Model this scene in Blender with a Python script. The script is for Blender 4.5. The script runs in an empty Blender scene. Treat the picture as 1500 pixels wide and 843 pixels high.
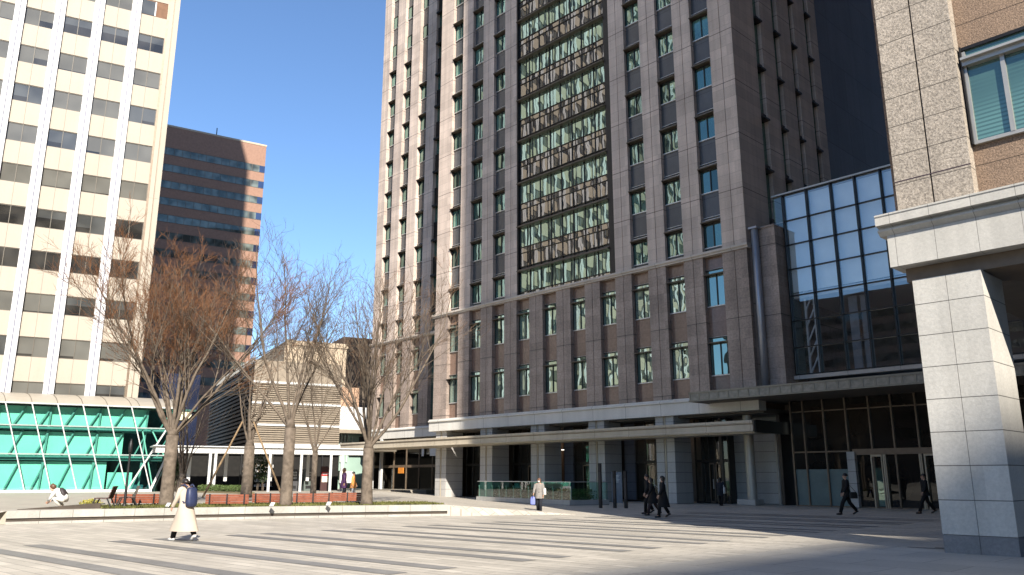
import bpy, bmesh, math, random
import numpy as np
from mathutils import Vector, Matrix

sc = bpy.context.scene
col = sc.collection
R = math.radians
rng = random.Random(7)

# ------------------------------------------------------------------ camera
cam_d = bpy.data.cameras.new("camera")
cam = bpy.data.objects.new("camera", cam_d)
col.objects.link(cam)
cam.location = (0, 0, 1.6)
cam.rotation_euler = (R(90 + 13.408), 0, R(46.617))
cam_d.sensor_fit = 'HORIZONTAL'
cam_d.sensor_width = 36.0
cam_d.lens = 1167.3 / 1500 * 36.0
cam_d.clip_start = 0.1
cam_d.clip_end = 6000
sc.camera = cam

# ------------------------------------------------------------------ sky + sun
SUN_EL = R(32.5)
SX, SY = 0.886, -0.464                      # horizontal direction towards the sun
world = bpy.data.worlds.new("World")
sc.world = world
world.use_nodes = True
wt = world.node_tree
wt.nodes.clear()
sky = wt.nodes.new('ShaderNodeTexSky')
sky.sky_type = 'NISHITA'
sky.sun_disc = False
sky.sun_elevation = SUN_EL
sky.sun_rotation = math.atan2(SX, SY)
sky.altitude = 0
sky.air_density = 1.0
sky.dust_density = 0.1
sky.ozone_density = 5.5
bg = wt.nodes.new('ShaderNodeBackground')
bg.inputs['Strength'].default_value = 0.102
wo = wt.nodes.new('ShaderNodeOutputWorld')
wt.links.new(sky.outputs[0], bg.inputs['Color'])
wt.links.new(bg.outputs[0], wo.inputs['Surface'])

sun_d = bpy.data.lights.new("sun", 'SUN')
sun_d.energy = 5.0
sun_d.angle = R(0.53)
sun_d.color = (1.0, 0.93, 0.82)
sun = bpy.data.objects.new("sun", sun_d)
col.objects.link(sun)
sv = Vector((SX * math.cos(SUN_EL), SY * math.cos(SUN_EL), math.sin(SUN_EL)))
sun.rotation_euler = sv.to_track_quat('Z', 'Y').to_euler()
sun.location = (40, -20, 60)

sc.view_settings.view_transform = 'Standard'
sc.view_settings.look = 'None'
sc.view_settings.exposure = 1.1
sc.view_settings.gamma = 1.0
sc.view_settings.use_curve_mapping = False
try:
    sc.cycles.max_bounces = 7
    sc.cycles.diffuse_bounces = 3
    sc.cycles.glossy_bounces = 3
    sc.cycles.transparent_max_bounces = 10
    sc.cycles.caustics_reflective = False
    sc.cycles.caustics_refractive = False
    sc.cycles.sample_clamp_indirect = 6
    sc.cycles.use_denoising = True
except Exception:
    pass

# ------------------------------------------------------------------ materials
class NT:
    def __init__(s, name):
        s.mat = bpy.data.materials.new(name)
        s.mat.use_nodes = True
        s.t = s.mat.node_tree
        s.t.nodes.clear()
        s.out = s.t.nodes.new('ShaderNodeOutputMaterial')
    def n(s, typ, props=None, **inp):
        nd = s.t.nodes.new(typ)
        for k, v in (props or {}).items():
            setattr(nd, k, v)
        for k, v in inp.items():
            key = int(k[1:]) if (k[0] == 'i' and k[1:].isdigit()) else k.replace('_', ' ')
            s.set(nd.inputs[key], v)
        return nd
    def set(s, sock, v):
        if hasattr(v, 'is_output'):
            s.t.links.new(v, sock)
        elif hasattr(v, 'outputs'):
            s.t.links.new(v.outputs[0], sock)
        else:
            if isinstance(v, tuple) and len(v) == 3 and sock.type == 'RGBA':
                v = (*v, 1)
            sock.default_value = v
    def math(s, op, a, b=0.0, c=0.0):
        return s.n('ShaderNodeMath', {'operation': op}, i0=a, i1=b, i2=c).outputs[0]
    def pos(s):
        g = s.n('ShaderNodeNewGeometry')
        x = s.n('ShaderNodeSeparateXYZ', i0=g.outputs['Position'])
        return g.outputs['Position'], x.outputs[0], x.outputs[1], x.outputs[2]
    def mix(s, f, a, b):
        m = s.n('ShaderNodeMix', {'data_type': 'RGBA'})
        s.set(m.inputs[0], f); s.set(m.inputs[6], a); s.set(m.inputs[7], b)
        return m.outputs[2]
    def noise(s, scale, vec=None, detail=3.0, rough=0.55):
        nd = s.n('ShaderNodeTexNoise', Scale=scale, Detail=detail, Roughness=rough)
        if vec is not None:
            s.set(nd.inputs['Vector'], vec)
        return nd.outputs['Fac']
    def ramp(s, f, lo, hi):
        return s.n('ShaderNodeMapRange', i0=f, i1=lo, i2=hi, i3=0.0, i4=1.0).outputs[0]
    def line(s, c, pitch, off, w):
        """1 on joints of half width w repeating every pitch"""
        f = s.math('FRACT', s.math('DIVIDE', s.math('SUBTRACT', c, off - pitch * 100), pitch))
        d = s.math('ABSOLUTE', s.math('SUBTRACT', f, 0.5))
        return s.math('GREATER_THAN', d, 0.5 - w / pitch)
    def cell(s, c, pitch, off):
        return s.math('FLOOR', s.math('DIVIDE', s.math('SUBTRACT', c, off - pitch * 100), pitch))
    def bsdf(s, color, rough=0.6, spec=0.4, metal=0.0, normal=None):
        b = s.n('ShaderNodeBsdfPrincipled')
        s.set(b.inputs['Base Color'], color)
        s.set(b.inputs['Roughness'], rough)
        s.set(b.inputs['Specular IOR Level'], spec)
        s.set(b.inputs['Metallic'], metal)
        if normal is not None:
            s.set(b.inputs['Normal'], normal)
        return b
    def done(s, sh):
        s.t.links.new(sh.outputs[0], s.out.inputs['Surface'])
        return s.mat

def plain(name, c, rough=0.55, spec=0.4, metal=0.0, var=0.12, scale=3.0):
    t = NT(name)
    p, x, y, z = t.pos()
    nz = t.noise(scale, p)
    c2 = t.mix(t.ramp(nz, 0.3, 0.7), tuple(v * (1 - var) for v in c), tuple(min(1, v * (1 + var)) for v in c))
    return t.done(t.bsdf(c2, rough, spec, metal))

def stone(name, c, zp=0.62, z0=0.0, zw=0.009, xp=0, x0=0.0, xw=0.008, speck=0.25, scale=9.0, rough=0.55,
          spec=0.35, pvar=0.10, jc=0.35, bump=0.25, big=None, axis='x', stain=0.10):
    t = NT(name)
    p, x, y, z = t.pos()
    h = x if axis == 'x' else (y if axis == 'y' else t.math('ADD', x, y))
    f1 = t.noise(scale, p, 4.0, 0.7)
    f2 = t.noise(0.35, p, 3.0)
    sp = t.ramp(f1, 0.32, 0.68)
    cc = t.mix(sp, tuple(v * (1 - speck) for v in c), tuple(min(1, v * (1 + speck)) for v in c))
    # slab to slab variation
    cmb = t.n('ShaderNodeCombineXYZ', i0=t.cell(h, xp or 1.45, x0), i1=t.cell(z, zp, z0), i2=0.0)
    wn = t.n('ShaderNodeTexWhiteNoise', {'noise_dimensions': '3D'}, Vector=cmb)
    pv = t.n('ShaderNodeMapRange', i0=wn.outputs['Value'], i1=0.0, i2=1.0, i3=1 - pvar, i4=1 + pvar).outputs[0]
    st = t.n('ShaderNodeMapRange', i0=f2, i1=0.3, i2=0.7, i3=1 - stain, i4=1 + stain).outputs[0]
    # rain streaks: noise stretched along z
    mp = t.n('ShaderNodeMapping', Vector=p, Scale=(2.2, 2.2, 0.07))
    f3 = t.noise(1.0, mp.outputs[0], 3.0)
    st3 = t.n('ShaderNodeMapRange', i0=f3, i1=0.3, i2=0.7, i3=1 - stain * 0.9, i4=1 + stain * 0.7).outputs[0]
    v = t.math('MULTIPLY', t.math('MULTIPLY', pv, st), st3)
    hsv = t.n('ShaderNodeVectorMath', {'operation': 'SCALE'}, i0=cc)
    t.set(hsv.inputs['Scale'], v)
    j = t.line(z, zp, z0, zw)
    if xp:
        j = t.math('MAXIMUM', j, t.line(h, xp, x0, xw))
    if big:
        j2 = t.line(z, big[0], big[1], 0.028)
        j = t.math('MAXIMUM', t.math('MULTIPLY', j, 0.6), j2)
    fin = t.mix(j, hsv.outputs[0], tuple(v * jc for v in c))
    bp = t.n('ShaderNodeBump', Strength=bump, Distance=0.02, Height=t.math('SUBTRACT', f1, t.math('MULTIPLY', j, 1.5)))
    return t.done(t.bsdf(fin, rough, spec, 0.0, bp.outputs[0]))

def glass(name, c, refl=0.4, tint=(0.8, 0.95, 0.9), wave=0.012, wscale=0.9, rough=0.0, blinds=0, var=0.35, thick=0.06):
    """coated window glass: a mirror layer over a dark room (or blinds) behind it"""
    t = NT(name)
    p, x, y, z = t.pos()
    w1 = t.noise(wscale, p, 1.0)
    bp = t.n('ShaderNodeBump', Strength=1.0, Distance=wave, Height=w1)
    f = t.noise(0.45, p, 1.0)
    cc = t.mix(t.ramp(f, 0.35, 0.65), tuple(v * (1 - var) for v in c), tuple(v * (1 + var) for v in c))
    if blinds:
        l = t.line(z, 0.1, 0, 0.022)
        cc = t.mix(l, cc, tuple(v * 0.8 for v in c))
    d = t.n('ShaderNodeBsdfDiffuse', Color=cc)
    g = t.n('ShaderNodeBsdfGlossy', Color=tint, Roughness=rough, Normal=bp.outputs[0])
    lw_ = t.n('ShaderNodeLayerWeight', Blend=0.5)
    fz = t.math('MULTIPLY_ADD', t.math('POWER', lw_.outputs['Facing'], 5.0), 0.96, 0.04)
    k = t.n('ShaderNodeMapRange', i0=fz, i1=0.0, i2=1.0, i3=refl, i4=1.0).outputs[0]
    m = t.n('ShaderNodeMixShader', i0=k, i1=d.outputs[0], i2=g.outputs[0])
    return t.done(m)

def clear_glass(name, tint, refl=0.12, wave=0.002, rtint=(1, 1, 1)):
    t = NT(name)
    p, x, y, z = t.pos()
    bp = t.n('ShaderNodeBump', Strength=1.0, Distance=wave, Height=t.noise(0.8, p, 1.0))
    tr = t.n('ShaderNodeBsdfTransparent', Color=tint)
    g = t.n('ShaderNodeBsdfGlossy', Color=rtint, Roughness=0.0, Normal=bp.outputs[0])
    lw_ = t.n('ShaderNodeLayerWeight', Blend=0.5)
    fz = t.math('MULTIPLY_ADD', t.math('POWER', lw_.outputs['Facing'], 5.0), 0.96, 0.04)
    k = t.n('ShaderNodeMapRange', i0=fz, i1=0.0, i2=1.0, i3=refl, i4=1.0).outputs[0]
    m = t.n('ShaderNodeMixShader', i0=k, i1=tr.outputs[0], i2=g.outputs[0])
    return t.done(m)

MT = {}
MT['granite_up'] = stone('granite_upper', (0.485, 0.40, 0.345), zp=0.74, z0=15.9, speck=0.10, scale=14, big=(3.7, 15.55), bump=0.1, pvar=0.10, stain=0.16)
MT['granite_low'] = stone('granite_lower', (0.285, 0.228, 0.195), zp=0.62, z0=15.3, speck=0.24, scale=8, big=(4.35, 11.05), bump=0.3, pvar=0.12, stain=0.16)
MT['panel_low'] = stone('polished_granite_panel', (0.19, 0.125, 0.095), zp=1.09, z0=11.05, zw=0.006, speck=0.2, scale=6, rough=0.12, spec=0.6, bump=0.02, pvar=0.05)
MT['panel_up'] = stone('grey_metal_spandrel', (0.075, 0.077, 0.082), zp=3.7, z0=15.55, zw=0.012, speck=0.08, scale=3, rough=0.22, spec=0.5, bump=0.02, pvar=0.08)
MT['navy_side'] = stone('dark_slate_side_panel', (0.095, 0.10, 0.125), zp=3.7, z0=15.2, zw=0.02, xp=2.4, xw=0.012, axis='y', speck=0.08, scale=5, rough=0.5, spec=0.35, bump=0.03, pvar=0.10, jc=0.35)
MT['white_stone'] = stone('white_stone_band', (0.56, 0.54, 0.50), zp=9, z0=5.0, xp=2.87, x0=-26.63 + 1.435, xw=0.014, speck=0.06, scale=20, bump=0.05, pvar=0.03, stain=0.07)
MT['trim_stone'] = stone('pale_stone_trim', (0.47, 0.42, 0.37), zp=9, z0=5.0, xp=2.87, x0=-26.63 + 1.435, xw=0.012, speck=0.06, scale=20, bump=0.05, pvar=0.03)
MT['block'] = stone('grey_stone_block', (0.40, 0.385, 0.365), zp=0.63, z0=0.02, zw=0.013, speck=0.10, scale=14, bump=0.15, pvar=0.05, jc=0.3)
MT['block_dark'] = stone('dark_stone_block', (0.10, 0.10, 0.115), zp=0.63, z0=0.02, zw=0.013, speck=0.15, scale=12, bump=0.1, pvar=0.06, jc=0.3)
MT['champagne'] = plain('champagne_metal', (0.40, 0.345, 0.26), 0.4, 0.5, 0.25, 0.06, 1.5)
MT['fascia'] = stone('champagne_fascia_panel', (0.42, 0.365, 0.285), zp=9, z0=2, xp=2.87, x0=-26.63, xw=0.012, speck=0.04, scale=5, rough=0.4, bump=0.02, pvar=0.03)
MT['bronze'] = plain('dark_bronze', (0.022, 0.02, 0.018), 0.35, 0.5, 0.4, 0.2)
MT['bronze_mid'] = plain('brown_bronze_ledge', (0.10, 0.082, 0.066), 0.4, 0.45, 0.3, 0.2)
MT['brown_metal'] = plain('brown_metal', (0.16, 0.12, 0.085), 0.4, 0.45, 0.3, 0.15)
MT['silver'] = plain('silver_metal', (0.55, 0.55, 0.54), 0.35, 0.5, 0.5, 0.06)
MT['dark'] = plain('dark_interior', (0.012, 0.011, 0.010), 0.7, 0.2, 0.0, 0.3)
MT['dark_brown'] = plain('dark_brown_panel', (0.04, 0.032, 0.026), 0.35, 0.5, 0.0, 0.25, 1.0)
MT['soffit'] = plain('soffit_panel', (0.13, 0.115, 0.10), 0.6, 0.3, 0.0, 0.1)
MT['g_up'] = glass('tower_window_glass', (0.018, 0.055, 0.048), 0.26, (0.62, 0.86, 0.76), wave=0.004, wscale=0.8, var=0.5)
MT['g_up2'] = glass('tower_window_glass_curtained', (0.05, 0.12, 0.105), 0.24, (0.62, 0.86, 0.76), wave=0.004, wscale=0.8, var=0.5)
MT['g_curtain'] = glass('curtain_wall_glass', (0.05, 0.072, 0.062), 0.42, (0.60, 0.82, 0.72), wave=0.0028, wscale=0.75, var=0.5)
MT['g_spandrel'] = glass('curtain_wall_spandrel_glass', (0.055, 0.048, 0.041), 0.27, (0.76, 0.73, 0.68), wave=0.0028, wscale=0.75, var=0.4)
MT['g_low'] = glass('lower_window_glass', (0.022, 0.05, 0.045), 0.42, (0.70, 0.92, 0.83), wave=0.004, wscale=0.9, var=0.6)
MT['g_low2'] = glass('lower_window_glass_curtained', (0.07, 0.12, 0.105), 0.38, (0.70, 0.92, 0.83), wave=0.004, wscale=0.9, var=0.6)
MT['g_up3'] = glass('tower_window_glass_dark', (0.010, 0.020, 0.019), 0.15, (0.62, 0.86, 0.76), wave=0.004, wscale=0.8, var=0.5)
MT['g_low3'] = glass('lower_window_glass_pale', (0.13, 0.17, 0.145), 0.30, (0.70, 0.92, 0.83), wave=0.004, wscale=0.9, var=0.3)
MT['g_store'] = clear_glass('storefront_glass', (0.55, 0.56, 0.54), 0.05, 0.001, (0.85, 0.87, 0.85))
MT['g_entry'] = glass('entrance_glass', (0.014, 0.012, 0.010), 0.01, (0.7, 0.72, 0.72), wave=0.004, wscale=0.6, var=0.4)
MT['frost'] = plain('frosted_glass_band', (0.10, 0.15, 0.15), 0.35, 0.5, 0.0, 0.15, 1.2)
MT['g_clear'] = clear_glass('railing_glass', (0.52, 0.82, 0.72), 0.08, 0.001)
MT['g_pav'] = clear_glass('annex_curtain_glass', (0.92, 0.96, 0.97), 0.22, 0.0006, (0.9, 0.97, 1.0))
MT['g_green'] = clear_glass('green_hall_glass', (0.50, 0.90, 0.79), 0.03, 0.003, (0.8, 1.0, 0.95))

# right-hand building
MT['rb_granite'] = stone('coarse_granite_pier', (0.315, 0.272, 0.225), zp=0.75, z0=7.75, zw=0.010, speck=0.5, scale=20, rough=0.7, bump=0.9, pvar=0.05, jc=0.3, stain=0.06)
MT['rb_brown'] = stone('coarse_brown_granite', (0.21, 0.145, 0.10), zp=0.9, z0=8.6, zw=0.010, speck=0.55, scale=30, rough=0.65, bump=0.8, pvar=0.04, jc=0.3, stain=0.05)
MT['rb_stone'] = stone('white_dressed_stone', (0.46, 0.44, 0.40), zp=0.7345, z0=0.385, zw=0.010, xp=0, speck=0.10, scale=16, rough=0.6, bump=0.28, pvar=0.06, jc=0.25, stain=0.10)
MT['rb_base'] = stone('grey_base_stone', (0.19, 0.185, 0.185), zp=9, z0=-4, xp=0, speck=0.14, scale=14, rough=0.5, bump=0.12, pvar=0.03)
MT['rb_fascia'] = stone('white_fascia_stone', (0.46, 0.44, 0.40), zp=9, z0=3, xp=0.88, x0=-6.08, xw=0.006, speck=0.08, scale=18, rough=0.6, bump=0.2, pvar=0.05, jc=0.35, stain=0.13)
MT['rb_glass'] = glass('office_glass_blinds', (0.065, 0.13, 0.115), 0.10, (0.72, 0.92, 0.88), wave=0.004, wscale=0.5, blinds=1, var=0.5)
MT['alu'] = plain('aluminium_frame', (0.42, 0.40, 0.36), 0.35, 0.5, 0.5, 0.06)
MT['groove'] = plain('dark_joint', (0.05, 0.035, 0.045), 0.8, 0.2)

# left-hand buildings
MT['cream'] = stone('cream_panel', (0.345, 0.303, 0.248), zp=30, z0=-3, xp=0, speck=0.03, scale=6, rough=0.6, bump=0.02, pvar=0.0, stain=0.03)
MT['rib'] = plain('white_rib', (0.50, 0.50, 0.52), 0.5, 0.4, 0.0, 0.02)
MT['w_glass'] = glass('grey_office_glass', (0.115, 0.112, 0.10), 0.03, (0.8, 0.8, 0.78), wave=0.004, wscale=0.5, var=0.15)
MT['w_glass2'] = glass('grey_office_glass_dark', (0.035, 0.033, 0.03), 0.05, (0.8, 0.8, 0.78), wave=0.004, wscale=0.5, var=0.5)
MT['w_glass3'] = glass('grey_office_glass_mid', (0.07, 0.072, 0.07), 0.05, (0.8, 0.82, 0.82), wave=0.004, wscale=0.5, var=0.3)
MT['w_frame'] = plain('dark_window_frame', (0.10, 0.085, 0.065), 0.5, 0.4)
MT['brick'] = plain('red_brown_brick', (0.27, 0.16, 0.115), 0.75, 0.25, 0.0, 0.10, 2.0)
MT['b_glass'] = glass('strip_window_glass', (0.10, 0.115, 0.105), 0.04, (0.55, 0.64, 0.60), wave=0.003, wscale=0.25, var=0.6)
MT['roof_panel'] = plain('beige_roof_panel', (0.33, 0.295, 0.24), 0.45, 0.45, 0.1, 0.04)
MT['white_steel'] = plain('white_steel', (0.52, 0.52, 0.51), 0.4, 0.45, 0.0, 0.04)
MT['blind'] = plain('pale_turquoise_blind', (0.50, 0.62, 0.57), 0.8, 0.2, 0.0, 0.06, 0.6)
MT['blind_dark'] = plain('deep_teal_wall', (0.04, 0.09, 0.13), 0.7, 0.2, 0.0, 0.2)
MT['teal_steel'] = plain('grey_inner_steel', (0.22, 0.26, 0.27), 0.5, 0.4)
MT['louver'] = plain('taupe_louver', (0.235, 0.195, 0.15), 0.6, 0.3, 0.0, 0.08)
MT['louver_shaded'] = plain('shaded_side_louver', (0.045, 0.038, 0.034), 0.6, 0.3, 0.0, 0.15)  # side slats facing away from the sun: shade put into the colour
MT['beige_wall'] = plain('beige_wall', (0.44, 0.36, 0.27), 0.75, 0.2, 0.0, 0.04, 1.0)
MT['brick_wall'] = stone('salmon_tile_wall', (0.40, 0.255, 0.17), zp=0.3, z0=0, zw=0.01, speck=0.08, scale=5, bump=0.05, pvar=0.06)
MT['white_wall'] = plain('white_cladding', (0.56, 0.56, 0.56), 0.5, 0.35, 0.0, 0.03)
MT['brown_wall'] = stone('dark_brown_cladding', (0.11, 0.075, 0.06), zp=1.2, z0=0, xp=1.6, speck=0.1, scale=4, bump=0.05, axis='y')
MT['navy'] = glass('navy_glass', (0.018, 0.025, 0.055), 0.12, (0.7, 0.8, 1.0), wave=0.004, wscale=0.4, var=0.2)
MT['pale_green'] = glass('pale_green_glass', (0.30, 0.42, 0.36), 0.12, (0.9, 1, 0.95), var=0.15)
MT['signlit'] = plain('pale_yellow_sign', (0.75, 0.72, 0.50), 0.5, 0.3)

# things
MT['wood_red'] = plain('red_brown_bench_wood', (0.20, 0.058, 0.028), 0.45, 0.4, 0.0, 0.22, 5.0)
MT['chair_wood'] = plain('dark_maroon_slat', (0.065, 0.028, 0.024), 0.45, 0.4, 0.0, 0.2, 6.0)
MT['iron'] = plain('black_iron', (0.015, 0.015, 0.016), 0.45, 0.4, 0.2, 0.2)
MT['pole_wood'] = plain('pale_prop_wood', (0.24, 0.165, 0.095), 0.7, 0.2, 0.0, 0.2, 6.0)
MT['bark'] = plain('grey_brown_bark', (0.125, 0.10, 0.078), 0.9, 0.1, 0.0, 0.35, 5.0)
MT['twig'] = plain('brown_twig', (0.13, 0.08, 0.05), 0.9, 0.1, 0.0, 0.3, 4.0)
MT['twig_red'] = plain('russet_twig', (0.18, 0.088, 0.045), 0.9, 0.1, 0.0, 0.3, 4.0)
MT['twig_grey'] = plain('grey_twig', (0.11, 0.083, 0.07), 0.9, 0.1, 0.0, 0.3, 4.0)
MT['leaf'] = plain('hedge_leaf', (0.075, 0.11, 0.032), 0.6, 0.3, 0.0, 0.5, 8.0)
MT['leaf_dark'] = plain('evergreen_leaf', (0.03, 0.052, 0.018), 0.6, 0.3, 0.0, 0.5, 6.0)
MT['leaf_yellow'] = plain('yellow_green_leaf', (0.30, 0.27, 0.05), 0.6, 0.3, 0.0, 0.4, 8.0)
MT['kerb'] = stone('pale_kerb_stone', (0.33, 0.315, 0.285), zp=9, z0=-4, xp=1.25, axis='xy', xw=0.012, speck=0.1, scale=12, bump=0.15, pvar=0.06, jc=0.45)
MT['kerb_dark'] = plain('dark_bronze_groove', (0.055, 0.042, 0.032), 0.5, 0.35, 0.1, 0.2)

def paving():
    t = NT('stone_paving')
    p, x, y, z = t.pos()
    vr = t.n('ShaderNodeVectorRotate', {'rotation_type': 'Z_AXIS'}, Vector=p, Angle=-0.09)
    br = t.n('ShaderNodeTexBrick', {'offset': 0.5}, Vector=vr.outputs[0], Scale=1.0,
             Color1=(0.52, 0.475, 0.405), Color2=(0.40, 0.365, 0.31), Mortar=(0.22, 0.20, 0.17))
    for k, v in (('Mortar Size', 0.012), ('Mortar Smooth', 0.1), ('Bias', 0.25), ('Brick Width', 0.9), ('Row Height', 0.30)):
        br.inputs[k].default_value = v
    f = t.noise(0.22, p, 4.0)
    mp = t.n('ShaderNodeMapping', Vector=vr.outputs[0], Scale=(0.25, 2.2, 1.0))
    f2 = t.noise(1.0, mp.outputs[0], 4.0, 0.65)
    f3 = t.noise(30.0, p, 3.0)
    spot = t.ramp(t.noise(3.2, p, 2.0), 0.70, 0.76)
    v = t.math('MULTIPLY', t.n('ShaderNodeMapRange', i0=f, i1=0.3, i2=0.7, i3=0.90, i4=1.08).outputs[0],
               t.n('ShaderNodeMapRange', i0=f2, i1=0.3, i2=0.7, i3=0.83, i4=1.12).outputs[0])
    v = t.math('MULTIPLY', v, t.n('ShaderNodeMapRange', i0=f3, i1=0.3, i2=0.7, i3=0.92, i4=1.08).outputs[0])
    v = t.math('MULTIPLY', v, t.math('SUBTRACT', 1.0, t.math('MULTIPLY', spot, 0.28)))
    sc_ = t.n('ShaderNodeVectorMath', {'operation': 'SCALE'}, i0=br.outputs['Color'])
    t.set(sc_.inputs['Scale'], v)
    bp = t.n('ShaderNodeBump', Strength=0.25, Distance=0.01, Height=f3)
    return t.done(t.bsdf(sc_.outputs[0], 0.6, 0.35, 0.0, bp.outputs[0]))
MT['paving'] = paving()

def flagstone():
    t = NT('large_flagstone')
    p, x, y, z = t.pos()
    br = t.n('ShaderNodeTexBrick', {'offset': 0.5}, Vector=p, Scale=1.0,
             Color1=(0.44, 0.41, 0.36), Color2=(0.36, 0.335, 0.295), Mortar=(0.13, 0.12, 0.11))
    for k, v in (('Mortar Size', 0.010), ('Mortar Smooth', 0.1), ('Bias', 0.0), ('Brick Width', 1.8), ('Row Height', 1.2)):
        br.inputs[k].default_value = v
    f3 = t.noise(14.0, p, 4.0)
    f = t.noise(0.5, p, 4.0)
    v = t.math('MULTIPLY', t.n('ShaderNodeMapRange', i0=f, i1=0.3, i2=0.7, i3=0.88, i4=1.1).outputs[0],
               t.n('ShaderNodeMapRange', i0=f3, i1=0.3, i2=0.7, i3=0.9, i4=1.1).outputs[0])
    sc_ = t.n('ShaderNodeVectorMath', {'operation': 'SCALE'}, i0=br.outputs['Color'])
    t.set(sc_.inputs['Scale'], v)
    return t.done(t.bsdf(sc_.outputs[0], 0.5, 0.4))
MT['flag'] = flagstone()
MT['stripe'] = stone('grey_paving_band', (0.185, 0.178, 0.168), zp=9, z0=-4, xp=1.8, xw=0.006, speck=0.12, scale=25, bump=0.1, pvar=0.10, jc=0.7)
MT['terrace'] = plain('terrace_paving', (0.33, 0.298, 0.25), 0.65, 0.3, 0.0, 0.10, 1.2)
MT['grass'] = plain('short_grass', (0.105, 0.105, 0.035), 0.9, 0.1, 0.0, 0.55, 3.0)

# ------------------------------------------------------------------ mesh helpers
TF = {}

class MB:
    def __init__(s):
        s.v = []; s.f = []; s.mi = []; s.m = 0; s.sm = []
        s.smooth = False
    def add(s, vs, fs):
        o = len(s.v)
        s.v.extend(vs)
        for f in fs:
            s.f.append(tuple(i + o for i in f)); s.mi.append(s.m); s.sm.append(s.smooth)
        return s
    def box(s, x0, x1, y0, y1, z0, z1):
        v = [(x, y, z) for z in (z0, z1) for y in (y0, y1) for x in (x0, x1)]
        return s.add(v, [(0, 2, 3, 1), (4, 5, 7, 6), (0, 1, 5, 4), (1, 3, 7, 5), (3, 2, 6, 7), (2, 0, 4, 6)])
    def quad(s, a, b, c, d):
        return s.add([a, b, c, d], [(0, 1, 2, 3)])
    def prism(s, poly, z0, z1):
        n = len(poly)
        a = sum(poly[i][0] * poly[(i + 1) % n][1] - poly[(i + 1) % n][0] * poly[i][1] for i in range(n))
        if a < 0: poly = poly[::-1]
        v = [(x, y, z0) for x, y in poly] + [(x, y, z1) for x, y in poly]
        f = [tuple(range(n - 1, -1, -1)), tuple(range(n, 2 * n))]
        f += [(i, (i + 1) % n, n + (i + 1) % n, n + i) for i in range(n)]
        return s.add(v, f)
    def extrude_x(s, prof, x0, x1):
        """profile of (y,z) swept along x"""
        n = len(prof)
        v = [(x0, y, z) for y, z in prof] + [(x1, y, z) for y, z in prof]
        f = [tuple(range(n - 1, -1, -1)), tuple(range(n, 2 * n))]
        f += [(i, (i + 1) % n, n + (i + 1) % n, n + i) for i in range(n)]
        return s.add(v, f)
    def loft(s, rings, cap=True):
        n = len(rings[0]); v = []; f = []
        for r in rings: v.extend(r)
        for k in range(len(rings) - 1):
            for i in range(n):
                j = (i + 1) % n
                f.append((k * n + i, k * n + j, (k + 1) * n + j, (k + 1) * n + i))
        if cap:
            f.append(tuple(range(n - 1, -1, -1)))
            f.append(tuple((len(rings) - 1) * n + i for i in range(n)))
        return s.add(v, f)
    def tube(s, path, rad, n=6, cap=True):
        pts = [Vector(p) for p in path]
        if not isinstance(rad, (list, tuple)): rad = [rad] * len(pts)
        rings = []; ref = None
        for i, p in enumerate(pts):
            d = (pts[min(i + 1, len(pts) - 1)] - pts[max(i - 1, 0)])
            if d.length < 1e-9: d = Vector((0, 0, 1))
            d.normalize()
            if ref is None:
                ref = Vector((1, 0, 0)) if abs(d.x) < 0.9 else Vector((0, 1, 0))
            a = (ref - d * ref.dot(d)).normalized(); b = d.cross(a); ref = a
            rings.append([tuple(p + (a * math.cos(2 * math.pi * k / n) + b * math.sin(2 * math.pi * k / n)) * rad[i]) for k in range(n)])
        return s.loft(rings, cap)
    def beam(s, a, b, w, h=None):
        """square bar from a to b"""
        h = h or w
        a = Vector(a); b = Vector(b); d = (b - a).normalized()
        ref = Vector((0, 0, 1)) if abs(d.z) < 0.95 else Vector((0, 1, 0))
        x = d.cross(ref).normalized() * w / 2; y = x.cross(d).normalized() * h / 2
        return s.loft([[tuple(p + x + y), tuple(p - x + y), tuple(p - x - y), tuple(p + x - y)] for p in (a, b)])
    def mesh(s, name, mats):
        me = bpy.data.meshes.new(name)
        me.from_pydata([tuple(p) for p in s.v], [], s.f)
        for m in (mats if isinstance(mats, (list, tuple)) else [mats]):
            me.materials.append(m)
        me.polygons.foreach_set('material_index', s.mi)
        me.polygons.foreach_set('use_smooth', s.sm)
        me.update()
        bm = bmesh.new(); bm.from_mesh(me)
        bmesh.ops.recalc_face_normals(bm, faces=bm.faces)
        bm.to_mesh(me); bm.free()
        return me
    def build(s, name, mats, parent=None, world=False, loc=(0, 0, 0)):
        if parent is not None and world:
            (px, py, pz), rz = TF[parent.name]
            c, sn = math.cos(-rz), math.sin(-rz)
            s.v = [((x - px) * c - (y - py) * sn, (x - px) * sn + (y - py) * c, z - pz) for x, y, z in s.v]
        o = bpy.data.objects.new(name, s.mesh(name, mats))
        o.location = loc
        return link(o, parent)

def link(o, parent=None):
    col.objects.link(o)
    if parent is not None:
        o.parent = parent
        TF[o.name] = TF.get(parent.name, ((0, 0, 0), 0))
    return o

def thing(name, label, cat, loc=(0, 0, 0), rz=0.0, group=None):
    o = bpy.data.objects.new(name, None)
    o.empty_display_size = 0.3
    col.objects.link(o)
    o.location = loc; o.rotation_euler = (0, 0, rz)
    o['label'] = label; o['category'] = cat
    if group: o['group'] = group
    TF[o.name] = (tuple(loc), rz)
    return o

def tag(o, label, cat, group=None):
    o['label'] = label; o['category'] = cat
    if group: o['group'] = group
    return o

def struct(name, mb, mat):
    o = mb.build(name, mat); o['kind'] = 'structure'
    return o

def inst(name, me, parent, loc=(0, 0, 0)):
    o = bpy.data.objects.new(name, me); o.location = loc
    return link(o, parent)

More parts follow.
